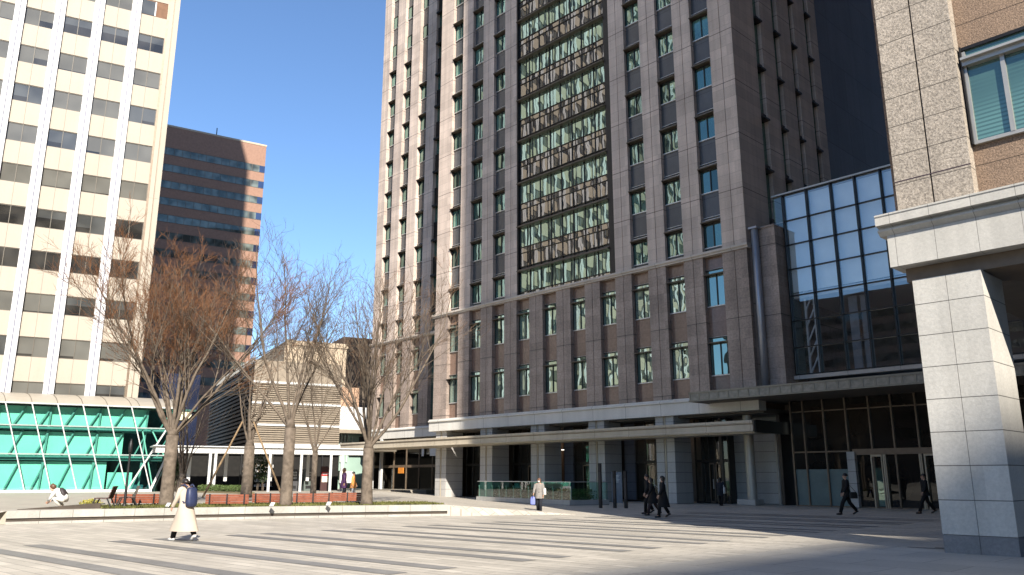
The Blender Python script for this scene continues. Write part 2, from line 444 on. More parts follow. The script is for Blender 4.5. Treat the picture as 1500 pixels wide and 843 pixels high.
# ------------------------------------------------------------------ ground
m = MB()
m.quad((-2500, -2500, 0), (2500, -2500, 0), (2500, 2500, 0), (-2500, 2500, 0))
struct('plaza_ground', m, MT['paving'])
m = MB()
m.quad((-9.6, -60, 0.004), (60, -60, 0.004), (60, 44.0, 0.004), (-9.6, 44.0, 0.004))
struct('flagstone_apron', m, MT['flag'])

m = MB()
k = 0.098
pairs = [(4.15, 5.26), (7.16, 8.28), (10.3, 11.33), (13.36, 14.47), (16.38, 17.45), (19.40, 20.45), (22.45, 23.5), (25.5, 26.55), (28.55, 29.6), (31.6, 32.65)]
for a, b in pairs:
    for y in (a, b):
        xa, xb = -22.75, -11.75
        m.quad((xa, y, 0.008), (xb, y + k * 11, 0.008), (xb - 0.02, y + k * 11 + 0.42, 0.008), (xa - 0.02, y + 0.42, 0.008))
struct('paving_stripes', m, MT['stripe'])
m = MB()
for y, xa, xb in ((20.55, -7.4, -6.78), (20.25, -7.9, -6.78)):
    m.quad((xa, y, 0.009), (xb, y + 0.05, 0.009), (xb, y + 0.14, 0.009), (xa, y + 0.09, 0.009))
struct('drain_slots', m, MT['dark'])

# terrace behind the kerb, 0.45 m up
KF = [(-33.25, 7.05), (-32.75, 9.3), (-31.98, 12.15), (-31.3, 14.1), (-30.66, 15.9), (-29.5, 18.6), (-27.75, 22.4)]
def off(pl, d):
    out = []
    for i, p in enumerate(pl):
        a = pl[max(i - 1, 0)]; b = pl[min(i + 1, len(pl) - 1)]
        t = Vector((b[0] - a[0], b[1] - a[1])).normalized()
        out.append((p[0] - t.y * d, p[1] + t.x * d))
    return out
TZ = 0.45
K2 = off(KF, 0.36)
m = MB()
poly = K2 + [(-30.2, 24.2), (-38.5, 28.5), (-52.0, 34.5), (-62.0, 42.0), (-64, 62), (-140, 62), (-140, -60), (-37.0, -60), (-35.6, 4.0)]
m.prism(poly, 0.0, TZ)
struct('terrace', m, MT['terrace'])
# ramps joining the terrace to the plaza
m = MB()
ra = [K2[-1], (-30.2, 24.2), (-38.5, 28.5), (-52.0, 34.5), (-62.0, 42.0)]
rb = [(-26.7, 23.5), (-24.6, 27.2), (-31.5, 33.2), (-46.5, 39.8), (-58.5, 47.0)]
for i in range(4):
    m.quad((*ra[i], TZ - 0.002), (*rb[i], 0.006), (*rb[i + 1], 0.006), (*ra[i + 1], TZ - 0.002))
m.add([(*KF[-1], 0.0), (-26.7, 23.5, 0.0), (*K2[-1], TZ - 0.002), (*KF[-1], TZ - 0.002)], [(0, 1, 3), (3, 1, 2)])
m.quad((*K2[0], TZ - 0.002), (-35.6, 4.0, TZ - 0.002), (-33.0, 2.6, 0.006), (-32.1, 5.0, 0.006))
m.quad((-35.6, 4.0, TZ - 0.002), (-37.0, -60, TZ - 0.002), (-33.5, -60, 0.006), (-33.0, 2.6, 0.006))
struct('ramp', m, MT['paving'])
# lawn under the trees
m = MB()
g1 = off(KF, 0.62); g2 = off(KF, 4.6)
n0 = 1
lo = [(-33.3, 10.2)] + g1[2:]
hi = [(-36.6, 10.9)] + g2[2:]
for i in range(len(lo) - 1):
    m.quad((*lo[i], TZ + 0.004), (*lo[i + 1], TZ + 0.004), (*hi[i + 1], TZ + 0.004), (*hi[i], TZ + 0.004))
struct('lawn', m, MT['grass'])
m = MB()
r2 = random.Random(3)
for i in range(9000):
    j = r2.randrange(len(lo) - 1); a = r2.random(); b = r2.random()
    p0 = Vector(lo[j]).lerp(Vector(lo[j + 1]), a); p1 = Vector(hi[j]).lerp(Vector(hi[j + 1]), a)
    p = p0.lerp(p1, b ** 1.3)
    h = r2.uniform(0.03, 0.10); an = r2.random() * 6.28; w = 0.03
    dx, dy = math.cos(an) * w, math.sin(an) * w
    m.add([(p.x - dx, p.y - dy, TZ), (p.x + dx, p.y + dy, TZ), (p.x + r2.uniform(-.04, .04), p.y + r2.uniform(-.04, .04), TZ + h)], [(0, 1, 2)])
o = m.build('grass', MT['grass']); o['kind'] = 'stuff'
tag(o, 'short yellowing winter grass on the raised bed behind the kerb', 'grass')

# the kerb: pale base course, dark groove, pale capping blocks
kt = thing('kerb_wall', 'low pale stone kerb with a dark groove running in front of the benches', 'kerb', (-31, 14, 0))
def strip(mb, pl, d0, d1, z0, z1):
    a = off(pl, d0); b = off(pl, d1)
    for i in range(len(pl) - 1):
        mb.add([(*a[i], z0), (*a[i + 1], z0), (*b[i + 1], z0), (*b[i], z0), (*a[i], z1), (*a[i + 1], z1), (*b[i + 1], z1), (*b[i], z1)],
               [(3, 2, 1, 0), (4, 5, 6, 7), (0, 1, 5, 4), (1, 2, 6, 5), (2, 3, 7, 6), (3, 0, 4, 7)])
KD = []
for i in range(len(KF) - 1):
    for q in range(3):
        t_ = q / 3; KD.append((KF[i][0] * (1 - t_) + KF[i + 1][0] * t_, KF[i][1] * (1 - t_) + KF[i + 1][1] * t_))
KD.append(KF[-1])
m = MB(); strip(m, KD, 0.0, 0.34, 0.0, 0.085); m.build('base_course', MT['kerb'], kt, True)
m = MB(); strip(m, KD, 0.07, 0.345, 0.085, 0.20); m.build('groove', MT['kerb_dark'], kt, True)
m = MB(); strip(m, KD, 0.01, 0.355, 0.20, TZ + 0.012); m.build('capping', MT['kerb'], kt, True)
# low wedge of dark wall at the left of the lawn
m = MB()
A = (-34.35, 7.6); B = (-33.75, 10.25)
m.add([(*A, TZ), (*B, TZ), (B[0] - .25, B[1] + .06, TZ), (A[0] - .25, A[1] + .06, TZ), (*A, TZ + .012), (*B, TZ + .20), (B[0] - .25, B[1] + .06, TZ + .20), (A[0] - .25, A[1] + .06, TZ + .012)],
      [(3, 2, 1, 0), (4, 5, 6, 7), (0, 1, 5, 4), (1, 2, 6, 5), (2, 3, 7, 6), (3, 0, 4, 7)])
tag(m.build('ramp_wall', MT['kerb_dark']), 'dark wedge-shaped low wall rising towards the slatted chairs', 'low wall')

# ------------------------------------------------------------------ OFFICE TOWER
YF = 42.6
XC = [-26.63 - 2.87 * i for i in range(10)]
tw = thing('office_tower', 'tall brown granite office tower with vertical window strips and a central glass curtain wall', 'office building', (-40, 42.6, 0))
ZT = 64.0
XL, XR = -55.0, -24.2
HW = 0.72

def pier(x0, x1, y0, y1, z0, z1, mat, groove=True):
    m = MB()
    if groove:
        xm = (x0 + x1) / 2
        m.box(x0, xm - 0.022, y0, y1, z0, z1); m.box(xm + 0.022, x1, y0, y1, z0, z1)
        m.box(xm - 0.022, xm + 0.022, y0 + 0.06, y1, z0, z1)
    else:
        m.box(x0, x1, y0, y1, z0, z1)
    return m.build('pier', mat, tw, True)

# recessed back walls
m = MB(); m.box(XL + .3, XR - .3, YF + .38, 74, 15.3, ZT); m.build('upper_wall', MT['panel_up'], tw, True)
m = MB(); m.box(XL + .3, XR - .3, YF + .36, 74, 5.6, 15.3); m.build('lower_wall', MT['panel_low'], tw, True)
m = MB(); m.box(XL, XR, YF + .02, 74.2, ZT, ZT + 1.4); m.build('parapet', MT['granite_up'], tw, True)
# piers
ed = [XR] + [v for c in XC for v in (c + HW, c - HW)] + [XL]
for i in range(0, len(ed), 2):
    pier(ed[i + 1], ed[i], YF, YF + .375, 6.45, 15.28, MT['granite_low'])
for i in range(0, len(ed), 2):
    if i in (8, 10, 12): continue                         # the curtain wall replaces these bays
    a, b = ed[i + 1], ed[i]
    pier(a, b, YF + .06, YF + .375, 15.62, ZT, MT['granite_up'], i != 20)
# cornice between the two
m = MB(); m.extrude_x([(YF + .3, 15.28), (YF - .1, 15.28), (YF - .1, 15.36), (YF - .2, 15.42), (YF - .2, 15.56), (YF + .3, 15.62)], XL - .22, XR + .15)
m.build('cornice', MT['trim_stone'], tw, True)
# white band over the colonnade
m = MB()
m.extrude_x([(YF + .6, 5.42), (YF - .22, 5.42), (YF - .22, 6.18), (YF - .34, 6.2), (YF - .34, 6.30), (YF - .24, 6.34), (YF - .24, 6.42), (YF + .6, 6.46)], XL - .22, XR + .2)
m.build('stone_band', MT['white_stone'], tw, True)
m = MB(); m.box(XL, XR, YF + .65, 52, 5.3, 5.6); m.build('soffit', MT['soffit'], tw, True)

# windows of the upper floors
def win_mesh(name, gm, w=1.44, h=1.5, split=0.52, low=False, gm2=None):
    m = MB()
    m.m = 1
    xs0 = -w / 2 + w * split
    m.quad((-w / 2 + .05, -.02, .05), (xs0, -.02, .05), (xs0, -.02, h), (-w / 2 + .05, -.02, h))
    m.m = 3
    m.quad((xs0, -.02, .05), (w / 2 - .05, -.02, .05), (w / 2 - .05, -.02, h), (xs0, -.02, h))
    m.m = 0
    m.box(-w / 2, -w / 2 + .06, -.07, 0, 0, h); m.box(w / 2 - .06, w / 2, -.07, 0, 0, h)
    xs = -w / 2 + w * split
    m.box(xs - .03, xs + .03, -.08, 0, 0.04, h)
    m.box(-w / 2, w / 2, -.07, 0, h, h + .06)
    m.m = 2
    m.box(-w / 2, w / 2, -.09, 0, -.035, .03)
    if low:
        m.m = 1
        m.quad((-w / 2 + .05, -.02, h + .1), (w / 2 - .05, -.02, h + .1), (w / 2 - .05, -.02, h + .36), (-w / 2 + .05, -.02, h + .36))
        m.m = 0
        m.box(-w / 2, w / 2, -.10, 0, h + .36, h + .43)
        m.m = 2
        m.box(-w / 2, w / 2, -.05, 0, h + .431, h + .455)
    return m.mesh(name, [MT['bronze'], gm, MT['silver'], gm2 or gm])
def ledge_mesh(name, w=1.43, low=False):
    m = MB()
    if low:
        m.box(-w / 2 - .02, w / 2 + .0, -.42, -.005, 0, .05)
        m.box(-w / 2, w / 2, -.10, -.005, .05, .10)
    else:
        m.box(-w / 2 + .002, w / 2 - .002, -.44, -.005, 0, .07)
        m.box(-w / 2 + .002, w / 2 - .002, -.30, -.005, .07, .15)
        m.m = 1
        m.box(-w / 2 + .002, w / 2 - .002, -.12, -.005, .22, .25)
        m.box(-w / 2 + .002, w / 2 - .002, -.10, -.005, .38, .41)
        m.m = 0
        for sx in (-w / 2 + .01, w / 2 - .05):            # triangular side brackets
            m.add([(sx, -.42, 0), (sx, -.01, -.35), (sx, -.01, 0), (sx + .04, -.42, 0), (sx + .04, -.01, -.35), (sx + .04, -.01, 0)],
                  [(0, 1, 2), (5, 4, 3), (0, 3, 4, 1), (1, 4, 5, 2), (2, 5, 3, 0)])
    return m.mesh(name, [MT['bronze_mid'], MT['silver']])
WU = [win_mesh('window', MT[a], gm2=MT[b]) for a, b in (('g_up', 'g_up'), ('g_up2', 'g_up'), ('g_up', 'g_up2'), ('g_up3', 'g_up'), ('g_up2', 'g_up2'), ('g_up', 'g_up3'))]
WL = [win_mesh('window', MT[a], h=1.95, low=True, gm2=MT[b]) for a, b in (('g_low', 'g_low'), ('g_low2', 'g_low'), ('g_low', 'g_low2'), ('g_low3', 'g_low'), ('g_low3', 'g_low2'))]
LU = ledge_mesh('ledge'); LL = ledge_mesh('ledge', low=True)
YR = YF + .378
for i, c in enumerate(XC):
    for z0 in (7.72, 12.07):
        w = inst('window', rng.choice(WL), tw, (c + 40, YR - .02 - 42.6, z0))
        inst('ledge', LL, w, (0, 0, 1.98))
    if 3 <= i <= 6: continue
    for f in range(13):
        z0 = 15.9 + 3.7 * f
        if f > 8:
            continue
        w = inst('window', rng.choice(WU), tw, (c + 40, YR - 42.6, z0))
        inst('ledge', LU, w, (0, 0, 1.62))
# higher windows, above the frame: one mesh
def many(name, mesh_list, locs, parent):
    m = MB()
    me0 = mesh_list[0]
    for me, (lx, ly, lz) in locs:
        o_ = len(m.v)
        m.v.extend([(v.co.x + lx, v.co.y + ly, v.co.z + lz) for v in me.vertices])
        for p in me.polygons:
            m.f.append(tuple(i + o_ for i in p.vertices)); m.mi.append(p.material_index); m.sm.append(False)
    o = m.build(name, list(me0.materials), parent); o['kind'] = 'stuff'
    return o
many('upper_windows', WU, [(rng.choice(WU), (c + 40, YR - 42.6, 15.9 + 3.7 * f)) for i, c in enumerate(XC) if not 3 <= i <= 6 for f in range(9, 13)], tw)

# curtain wall in the middle
cw0, cw1 = -44.42, -35.08
m = MB(); m.box(XC[6] - HW + .002, cw0 - .04, YF + .1, YF + .37, 15.625, ZT - .01); m.box(cw1 + .04, XC[3] + HW - .002, YF + .1, YF + .37, 15.625, ZT - .01)
m.build('curtain_wall_jamb', MT['bronze'], tw, True)
pv = (cw1 - cw0) / 8
fr = MB(); GL = []; SP = []; lg = MB()
yg = YF + .30
for i in range(9):
    x = cw0 + pv * i
    fr.box(x - .028, x + .028, yg - .06, yg + .06, 15.62, ZT)
for i in range(8):
    x = cw0 + pv * (i + (.30 if i % 2 else .70))
    fr.box(x - .014, x + .014, yg - .03, yg + .03, 15.62, ZT)
def pane(mb, x0, x1, z0, z1):
    a, b, c, d = (rng.gauss(0, .0045) for _ in range(4))
    t1, t2 = rng.gauss(0, .0045), rng.gauss(0, .0035)
    n = 3
    for i in range(n):
        pass
    mb.quad((x0, yg + t1 + t2, z0), (x1, yg - t1 + t2, z0), (x1, yg - t1 - t2, z1), (x0, yg + t1 - t2, z1))
z = 15.62; f = -1
zs = 15.9 - 3.7 * 0 
for f in range(-1, 13):
    s0 = 15.9 + 3.7 * f                                     # sill of the vision glass
    zl = s0 + 1.62                                          # ledge under side
    def zc(v): return max(15.62, min(ZT, v))
    gl = MB(); sp = MB(); GL.append(gl); SP.append(sp)
    if zl > 15.62:
        lg.box(cw0 - .05, cw1 + .05, yg - .40, yg + .05, zl, zl + .09)
        lg.box(cw0 - .05, cw1 + .05, yg - .22, yg + .05, zl + .09, zl + .20)
        fr.box(cw0, cw1, yg - .06, yg + .05, zl + .42, zl + .47)
    for z_ in (s0 - .025, s0 - .50):
        if z_ > 15.62: fr.box(cw0, cw1, yg - .07, yg + .05, z_ - .025, z_ + .025)
    for i in range(8):
        x0 = cw0 + pv * i; x1 = x0 + pv
        xm = cw0 + pv * (i + (.30 if i % 2 else .70))
        for (u0, u1) in ((x0, xm), (xm, x1)):
            if zl > 15.62: pane(gl, u0, u1, max(s0, 15.62), zl)
            for (b0, b1) in ((s0 - .5, s0), (s0 - 1.68, s0 - .5)):
                if b1 > 15.65: pane(sp, u0, u1, zc(b0), zc(b1))
cw = fr.build('curtain_wall', MT['bronze'], tw, True)
for gl in GL:
    if gl.f: gl.build('vision_glass', MT['g_curtain'], cw, True)
for sp in SP:
    if sp.f: sp.build('spandrel_glass', MT['g_spandrel'], cw, True)
lg.build('sunshade_ledge', MT['bronze_mid'], cw, True)

# right flank of the tower: corner zone, window slots, smooth slate panels
slots = [(45.7, 46.6), (48.35, 49.15), (50.95, 51.65), (53.5, 54.3)]
ys = [YF + .376, 45.7, 46.6, 48.35, 49.15, 50.95, 51.65, 53.5, 54.3, 55.5]
m = MB()
for i in range(0, len(ys), 2):
    m.box(XR - .32, XR - .001, ys[i], ys[i + 1], 6.45, ZT)
m.build('flank_wall', MT['granite_up'], tw, True)
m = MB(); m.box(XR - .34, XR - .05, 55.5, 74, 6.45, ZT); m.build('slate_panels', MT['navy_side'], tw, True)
for y0, y1 in slots:
    m = MB()
    m.m = 0; m.box(XR - .31, XR - .27, y0, y1, 6.45, ZT)
    m.m = 1
    for f in range(13):
        zz = 17.5 + 3.7 * f
        m.box(XR - .29, XR + .18, y0 + .02, y1 - .02, zz, zz + .12)
        m.box(XR - .29, XR - .1, y0 + .02, y1 - .02, zz + .12, zz + .5)
    m.build('window_slot', [MT['g_up'], MT['bronze']], tw, True)

# left wing, set back
YW = 47.4
WX = [-70.17, -67.27, -64.33, -61.42]
XWL = -72.2
m = MB(); m.box(XWL + .2, XL - .02, YW + .47, 73, 15.3, ZT); m.build('upper_wall', MT['panel_up'], tw, True)
m = MB(); m.box(XWL + .2, XL - .02, YW + .47, 73, 5.6, 15.3); m.build('lower_wall', MT['panel_low'], tw, True)
edw = [-59.2] + [v for c in WX[::-1] for v in (c + HW, c - HW)] + [XWL]
for i in range(0, len(edw), 2):
    pier(edw[i + 1], edw[i], YW, YW + .465, 6.45, 15.28, MT['granite_low'])
    pier(edw[i + 1], edw[i], YW + .04, YW + .465, 15.62, ZT, MT['granite_up'])
m = MB(); m.box(-59.2, XL, YW + .1, YW + .465, 6.45, ZT); m.build('pier', MT['granite_up'], tw, True)
m = MB(); m.extrude_x([(YW + .3, 15.28), (YW - .1, 15.28), (YW - .2, 15.42), (YW - .2, 15.56), (YW + .3, 15.62)], XWL - .2, XL)
m.build('cornice', MT['trim_stone'], tw, True)
m = MB(); m.extrude_x([(YW + .6, 5.42), (YW - .22, 5.42), (YW - .22, 6.18), (YW - .34, 6.2), (YW - .34, 6.30), (YW - .24, 6.42), (YW + .6, 6.46)], XWL - .25, XL)
m.build('stone_band', MT['white_stone'], tw, True)
m = MB(); m.box(XL + .001, XL + .3, YF + .376, YW + 1, 6.45, ZT); m.build('return_wall', MT['granite_up'], tw, True)
m = MB(); m.box(XWL, XL, YW + .02, 73.2, ZT, ZT + 1.4); m.build('parapet', MT['granite_up'], tw, True)
for i, c in enumerate(WX[:3]):
    for z0 in (7.72, 12.07):
        w = inst('window', rng.choice(WL), tw, (c + 40, YW + .45 - 42.6, z0)); inst('ledge', LL, w, (0, 0, 1.98))
    for f in range(9):
        if f == 8 and i == 2: continue
        w = inst('window', rng.choice(WU), tw, (c + 40, YW + .467 - 42.6, 15.9 + 3.7 * f)); inst('ledge', LU, w, (0, 0, 1.62))
many('upper_windows', WU, [(rng.choice(WU), (c + 40, YW + .467 - 42.6, 15.9 + 3.7 * f)) for c in WX[:3] for f in range(9, 13)], tw)
m = MB(); m.m = 0; m.box(WX[3] - .7, WX[3] + .7, YW + .44, YW + .467, 6.45, ZT)
m.m = 1
for f in range(13): m.box(WX[3] - .7, WX[3] + .7, YW - .05, YW + .34, 17.5 + 3.7 * f, 17.7 + 3.7 * f); m.box(WX[3] - .7, WX[3] + .7, YW + .28, YW + .345, 17.7 + 3.7 * f, 19.6 + 3.7 * f)
m.build('window_slot', [MT['g_up'], MT['bronze']], tw, True)

# colonnade
CX_ = [-25.2 - 5.74 * i for i in range(6)]
for i, c in enumerate(CX_):
    if i == 0: continue
    m = MB()
    w = .71
    m.box(c - w, c - .1, YF + .10, YF + 1.9, 0, 5.42); m.box(c + .1, c + w, YF + .10, YF + 1.9, 0, 5.42)
    m.box(c - .1, c + .1, YF + .2, YF + 1.9, 0, 5.42)
    cl = m.build('column', MT['block'], tw, True)
    m = MB(); m.tube([(c, YF + .14, 0), (c, YF + .14, 5.42)], .065, 8); m.build('downpipe', MT['champagne'], cl, True)
# storefronts between the columns
YS = YF + 2.4
m = MB(); m.box(XL, XR, YS + 4.0, YS + 4.2, 0, 5.4); m.box(XL, XL + .2, YS, YS + 4, 0, 5.4); m.box(XR - .2, XR, YS, YS + 4, 0, 5.4)
m.box(XL, XR, YS, YS + 4, 5.28, 5.32)
m.build('lobby_wall', MT['dark_brown'], tw, True)
for i in range(5):
    x1, x0 = CX_[i] - (.71 if i else 2.6), CX_[i + 1] + .71
    st = MB()
    st.m = 1; st.quad((x0, YS, 0.05), (x1, YS, 0.05), (x1, YS, 5.3), (x0, YS, 5.3))
    st.m = 0
    st.box(x0, x1, YS - .05, YS + .05, 0, .12); st.box(x0, x1, YS - .06, YS + .06, 2.55, 2.72)
    nm = 5
    for q in range(nm + 1):
        xx = x0 + (x1 - x0) * q / nm
        st.box(xx - .035, xx + .035, YS - .07, YS + .05, 0, 5.3)
    so = st.build('storefront', [MT['bronze'], MT['g_store']], tw, True)
    dx = x0 + (x1 - x0) * .4
    d = MB()
    for q in range(2):
        a = dx + q * (x1 - x0) * .2; b = a + (x1 - x0) * .2 - .02
        d.m = 0; d.box(a + .04, a + .10, YS - .10, YS - .07, 0.02, 2.5); d.box(b - .10, b - .04, YS - .10, YS - .07, 0.02, 2.5); d.box(a + .04, b - .04, YS - .1, YS - .07, 2.42, 2.5); d.box(a + .04, b - .04, YS - .1, YS - .07, 0.02, .16)
        d.m = 1; d.box((a if q else b) + (.12 if q else -.15), (a if q else b) + (.15 if q else -.12), YS - .16, YS - .10, .9, 1.5)
    d.build('door', [MT['brown_metal'], MT['silver']], so, True)
    if i in (1, 2):
        p = MB(); p.box(x0 + .02, x0 + .9, YS - .2, YS - .08, 0.13, 5.28); p.build('stone_panel', MT['block_dark'], tw, True)
# lobby: dim panels, ceiling lights and a few pendant lamps
def emit(name, c, st):
    t = NT(name); e = t.n('ShaderNodeEmission', Color=(*c, 1), Strength=st); return t.done(e)
MT['lamp_white'] = emit('ceiling_strip_light', (1.0, 0.93, 0.8), 1.6)
MT['lamp_warm'] = emit('warm_pendant_light', (1.0, 0.5, 0.2), 0.9)
LBM = [plain('lobby_timber', (0.16, 0.09, 0.05), 0.5), plain('lobby_stone', (0.20, 0.19, 0.18), 0.4)]
for x0_, w_, mi_ in ((-52.5, 1.6, 0), (-47.0, 1.2, 1), (-45.2, .8, 0), (-41.0, 2.2, 1), (-35.4, 1.1, 0), (-33.2, 1.8, 1), (-29.6, 1.2, 0)):
    lob = MB(); lob.box(x0_, x0_ + w_, YS + 2.6, YS + 2.75, 0, 5.2); lob.build('lobby_panel', LBM[mi_], tw, True)
m = MB()
for x_ in (-51.6, -45.6, -44.8, -39.8, -34.2): m.box(x_, x_ + 1.1, YS + 1.2, YS + 1.28, 4.2, 4.26); m.box(x_ + .2, x_ + 1.0, YS + 2.0, YS + 2.06, 3.7, 3.75)
m.build('strip_lights', MT['lamp_white'], tw, True)
m = MB()
for x_ in (-46.3, -39.3, -38.6, -32.6): m.tube([(x_, YS + 1.6, 4.5), (x_, YS + 1.6, 4.75), (x_, YS + 1.6, 5.0)], [.16, .2, .05], 10)
m.build('pendant_lamps', MT['lamp_warm'], tw, True)
# glazing and white posts under the left wing
m = MB()
m.m = 1; m.quad((XWL, YW + .5, .05), (XL - .2, YW + .5, .05), (XL - .2, YW + .5, 5.4), (XWL, YW + .5, 5.4))
m.m = 0
for q in range(9):
    xx = XWL + (XL - .3 - XWL) * q / 8; m.box(xx - .04, xx + .04, YW + .4, YW + .55, 0, 5.4)
m.box(XWL, XL - .2, YW + .42, YW + .52, 2.55, 2.8)
m.build('storefront', [MT['brown_metal'], MT['g_store']], tw, True)
w9 = MB(); w9.box(XWL, XL, YW + 4.5, YW + 4.7, 0, 5.58); w9.box(XWL, XL, YW + .6, YW + 4.5, 5.42, 5.58); w9.box(XWL, XWL + .15, YW + .6, YW + 4.5, 0, 5.42); w9.build('lobby_wall', MT['dark_brown'], tw, True)
for xx in (-70.9, -69.3):
    m = MB(); m.box(xx - .16, xx + .16, YW - .3, YW - .05, 0, 5.4); m.build('post', MT['white_steel'], tw, True)
m = MB(); m.box(-67.0, -66.1, YW + .3, YW + .36, 2.0, 2.55); m.build('shop_sign', plain('orange_sign', (0.55, 0.20, 0.03), 0.5), tw, True)
m = MB(); m.box(-63.2, -62.9, YW + .3, YW + .36, 3.6, 4.5); m.build('shop_sign', MT['white_steel'], tw, True)
m = MB(); m.box(-61.9, -60.6, YW + .3, YW + .36, 3.6, 4.3); m.build('shop_sign', MT['white_steel'], tw, True)

# long canopy in front of the colonnade
CY = 40.8
cn = MB()
cn.extrude_x([(CY + .25, 4.02), (CY + .25, 4.12), (CY, 4.12), (CY, 4.20), (CY + .05, 4.22), (CY + .05, 4.58), (CY, 4.60), (CY, 4.74), (CY + 1.0, 4.80), (YF + .08, 4.80), (YF + .08, 4.02)], -66.8, -23.6)
ca = cn.build('canopy', MT['fascia'], tw, True)
m = MB(); m.extrude_x([(CY + .12, 4.50), (CY + .02, 4.50), (CY + .02, 4.545), (CY + .12, 4.545)], -66.8, -23.6); m.build('drip_edge', MT['brown_metal'], ca, True)
m = MB(); m.box(-23.6, -23.5, CY + .2, YF + 2.4, 4.06, 4.76); m.build('end_panel', MT['bronze'], ca, True)
m = MB(); m.box(-72.0, -66.8, CY + 3.6, CY + 6.5, 4.1, 4.72); m.build('canopy_return', MT['fascia'], ca, True)

# ------------------------------------------------------------------ ANNEX with the glass box
ax = thing('annex_building', 'low brown stone annex with a tall glass box and an entrance canopy beside the tower', 'office building', (-18, 44.6, 0))
m = MB(); m.box(-24.18, -22.68, 43.35, 46.0, 6.51, 16.5); m.box(-24.18, -22.66, 43.27, 46.0, 16.5, 16.6); m.box(-28.2, -22.68, 46.36, 56, 5.31, 16.4)
m.build('stone_wall', MT['granite_low'], ax, True)
m = MB(); m.box(-28.2, -23.6, 46.35, 47.2, 0, 5.3); m.build('base_wall', MT['block'], ax, True)
m = MB(); m.box(-28.4, -28.2, 44.9, 47.2, 0, 5.3); m.build('side_panel', MT['dark_brown'], ax, True)
m = MB(); m.box(-23.6, -23.25, 45.1, 47.2, 0, 5.9); m.build('side_panel', MT['dark_brown'], ax, True)
m = MB(); m.smooth = True; m.tube([(-23.82, 43.02, 6.51), (-23.82, 43.02, 16.45)], .22, 20); m.smooth = False; m.box(-24.1, -23.54, 42.76, 43.26, 16.45, 16.57)
m.build('downpipe', plain('grey_blue_pipe', (0.30, 0.31, 0.34), 0.35, 0.5, 0.4, 0.05), ax, True)
m = MB(); m.tube([(-25.0, 45.9, 0), (-25.0, 45.9, 4.9)], .09, 10); m.build('downpipe', plain('pale_pipe', (0.42, 0.38, 0.33), 0.4), ax, True)
# entrance glazing
xs = [-23.22, -22.45, -21.23, -19.94, -18.63, -17.43, -16.17, -14.9, -13.6, -12.3, -11.0, -9.7, -8.4]
fr = MB()
for x in xs: fr.box(x - .04, x + .04, 44.5, 44.75, 0, 6.0)
fr.box(-23.22, -19.94, 44.52, 44.66, 2.98, 3.06); fr.box(-23.22, -8.4, 44.52, 44.66, 0, .06)
fr.box(-23.22, -8.4, 44.53, 44.65, 5.3, 5.36)
en = fr.build('entrance_screen', MT['brown_metal'], ax, True)
g = MB()
for a, b in zip(xs[:-1], xs[1:]):
    g.quad((a, 44.62, .05), (b, 44.62, .05), (b, 44.62, 5.98), (a, 44.62, 5.98))
g.build('glass_panes', MT['g_entry'], en, True)
g = MB()
for a, b in zip(xs[:3], xs[1:4]): g.box(a + .05, b - .05, 44.60, 44.615, .07, 2.05)
g.build('frosted_band', MT['frost'], en, True)
m = MB(); m.box(-19.68, -8.4, 44.40, 44.60, 2.8, 3.12); m.build('door_header', MT['brown_metal'], en, True)
m = MB(); m.box(-19.98, -19.55, 44.3, 44.61, 0.0, 2.98); m.build('stone_jamb', MT['block'], en, True)
for x, wd in ((-18.75, .55), (-18.1, .1), (-16.25, .1), (-16.0, .5)):
    m = MB(); m.box(x, x + .07, 44.45, 44.6, 0, 2.8); m.box(x + wd, x + wd + .05, 44.45, 44.6, 0, 2.8); m.box(x, x + wd + .05, 44.46, 44.59, 2.7, 2.8)
    m.build('door_leaf', MT['champagne'], en, True)
m = MB(); m.box(-18.65, -18.22, 44.58, 44.6, .1, 2.1); m.build('door_glass', MT['g_up2'], en, True)
# canopy over the entrance
CF = 40.3
m = MB(); m.box(-27.3, -8.0, CF, 46.38, 5.98, 6.5); cn2 = m.build('entrance_canopy', MT['soffit'], ax, True)
m = MB()
m.box(-27.34, -8.0, CF - .06, CF - .002, 6.42, 6.52); m.box(-27.34, -8.0, CF - .06, CF - .002, 5.95, 6.03)
x = -27.3
while x < -8.1:
    m.box(x, x + .09, CF - .035, CF - .002, 6.03, 6.42); x += .64
m.box(-27.34, -27.302, CF - .06, 46.3, 5.95, 6.03); m.box(-27.34, -27.302, CF - .06, 46.3, 6.42, 6.52)
m.build('fascia_frame', plain('weathered_bronze', (0.20, 0.185, 0.15), 0.5, 0.4, 0.2, 0.15), cn2, True)
m = MB(); m.box(-27.3, -8.0, CF - .012, CF - .002, 6.03, 6.42); m.build('fascia_panels', plain('stone_fascia_panel', (0.235, 0.22, 0.185), 0.6, 0.35, 0.0, 0.25, 4.0), cn2, True)
m = MB(); m.smooth = True; m.tube([(-25.75, 44.0, 0.3), (-25.75, 44.0, 6.0)], .29, 24, False); rc = m.build('round_column', plain('beige_metal_column', (0.40, 0.365, 0.31), 0.4, 0.5, 0.2, 0.04), ax, True)
m = MB(); m.box(-26.5, -25.3, 43.5, 44.5, 0, .34); m.build('plinth', MT['block'], rc, True)
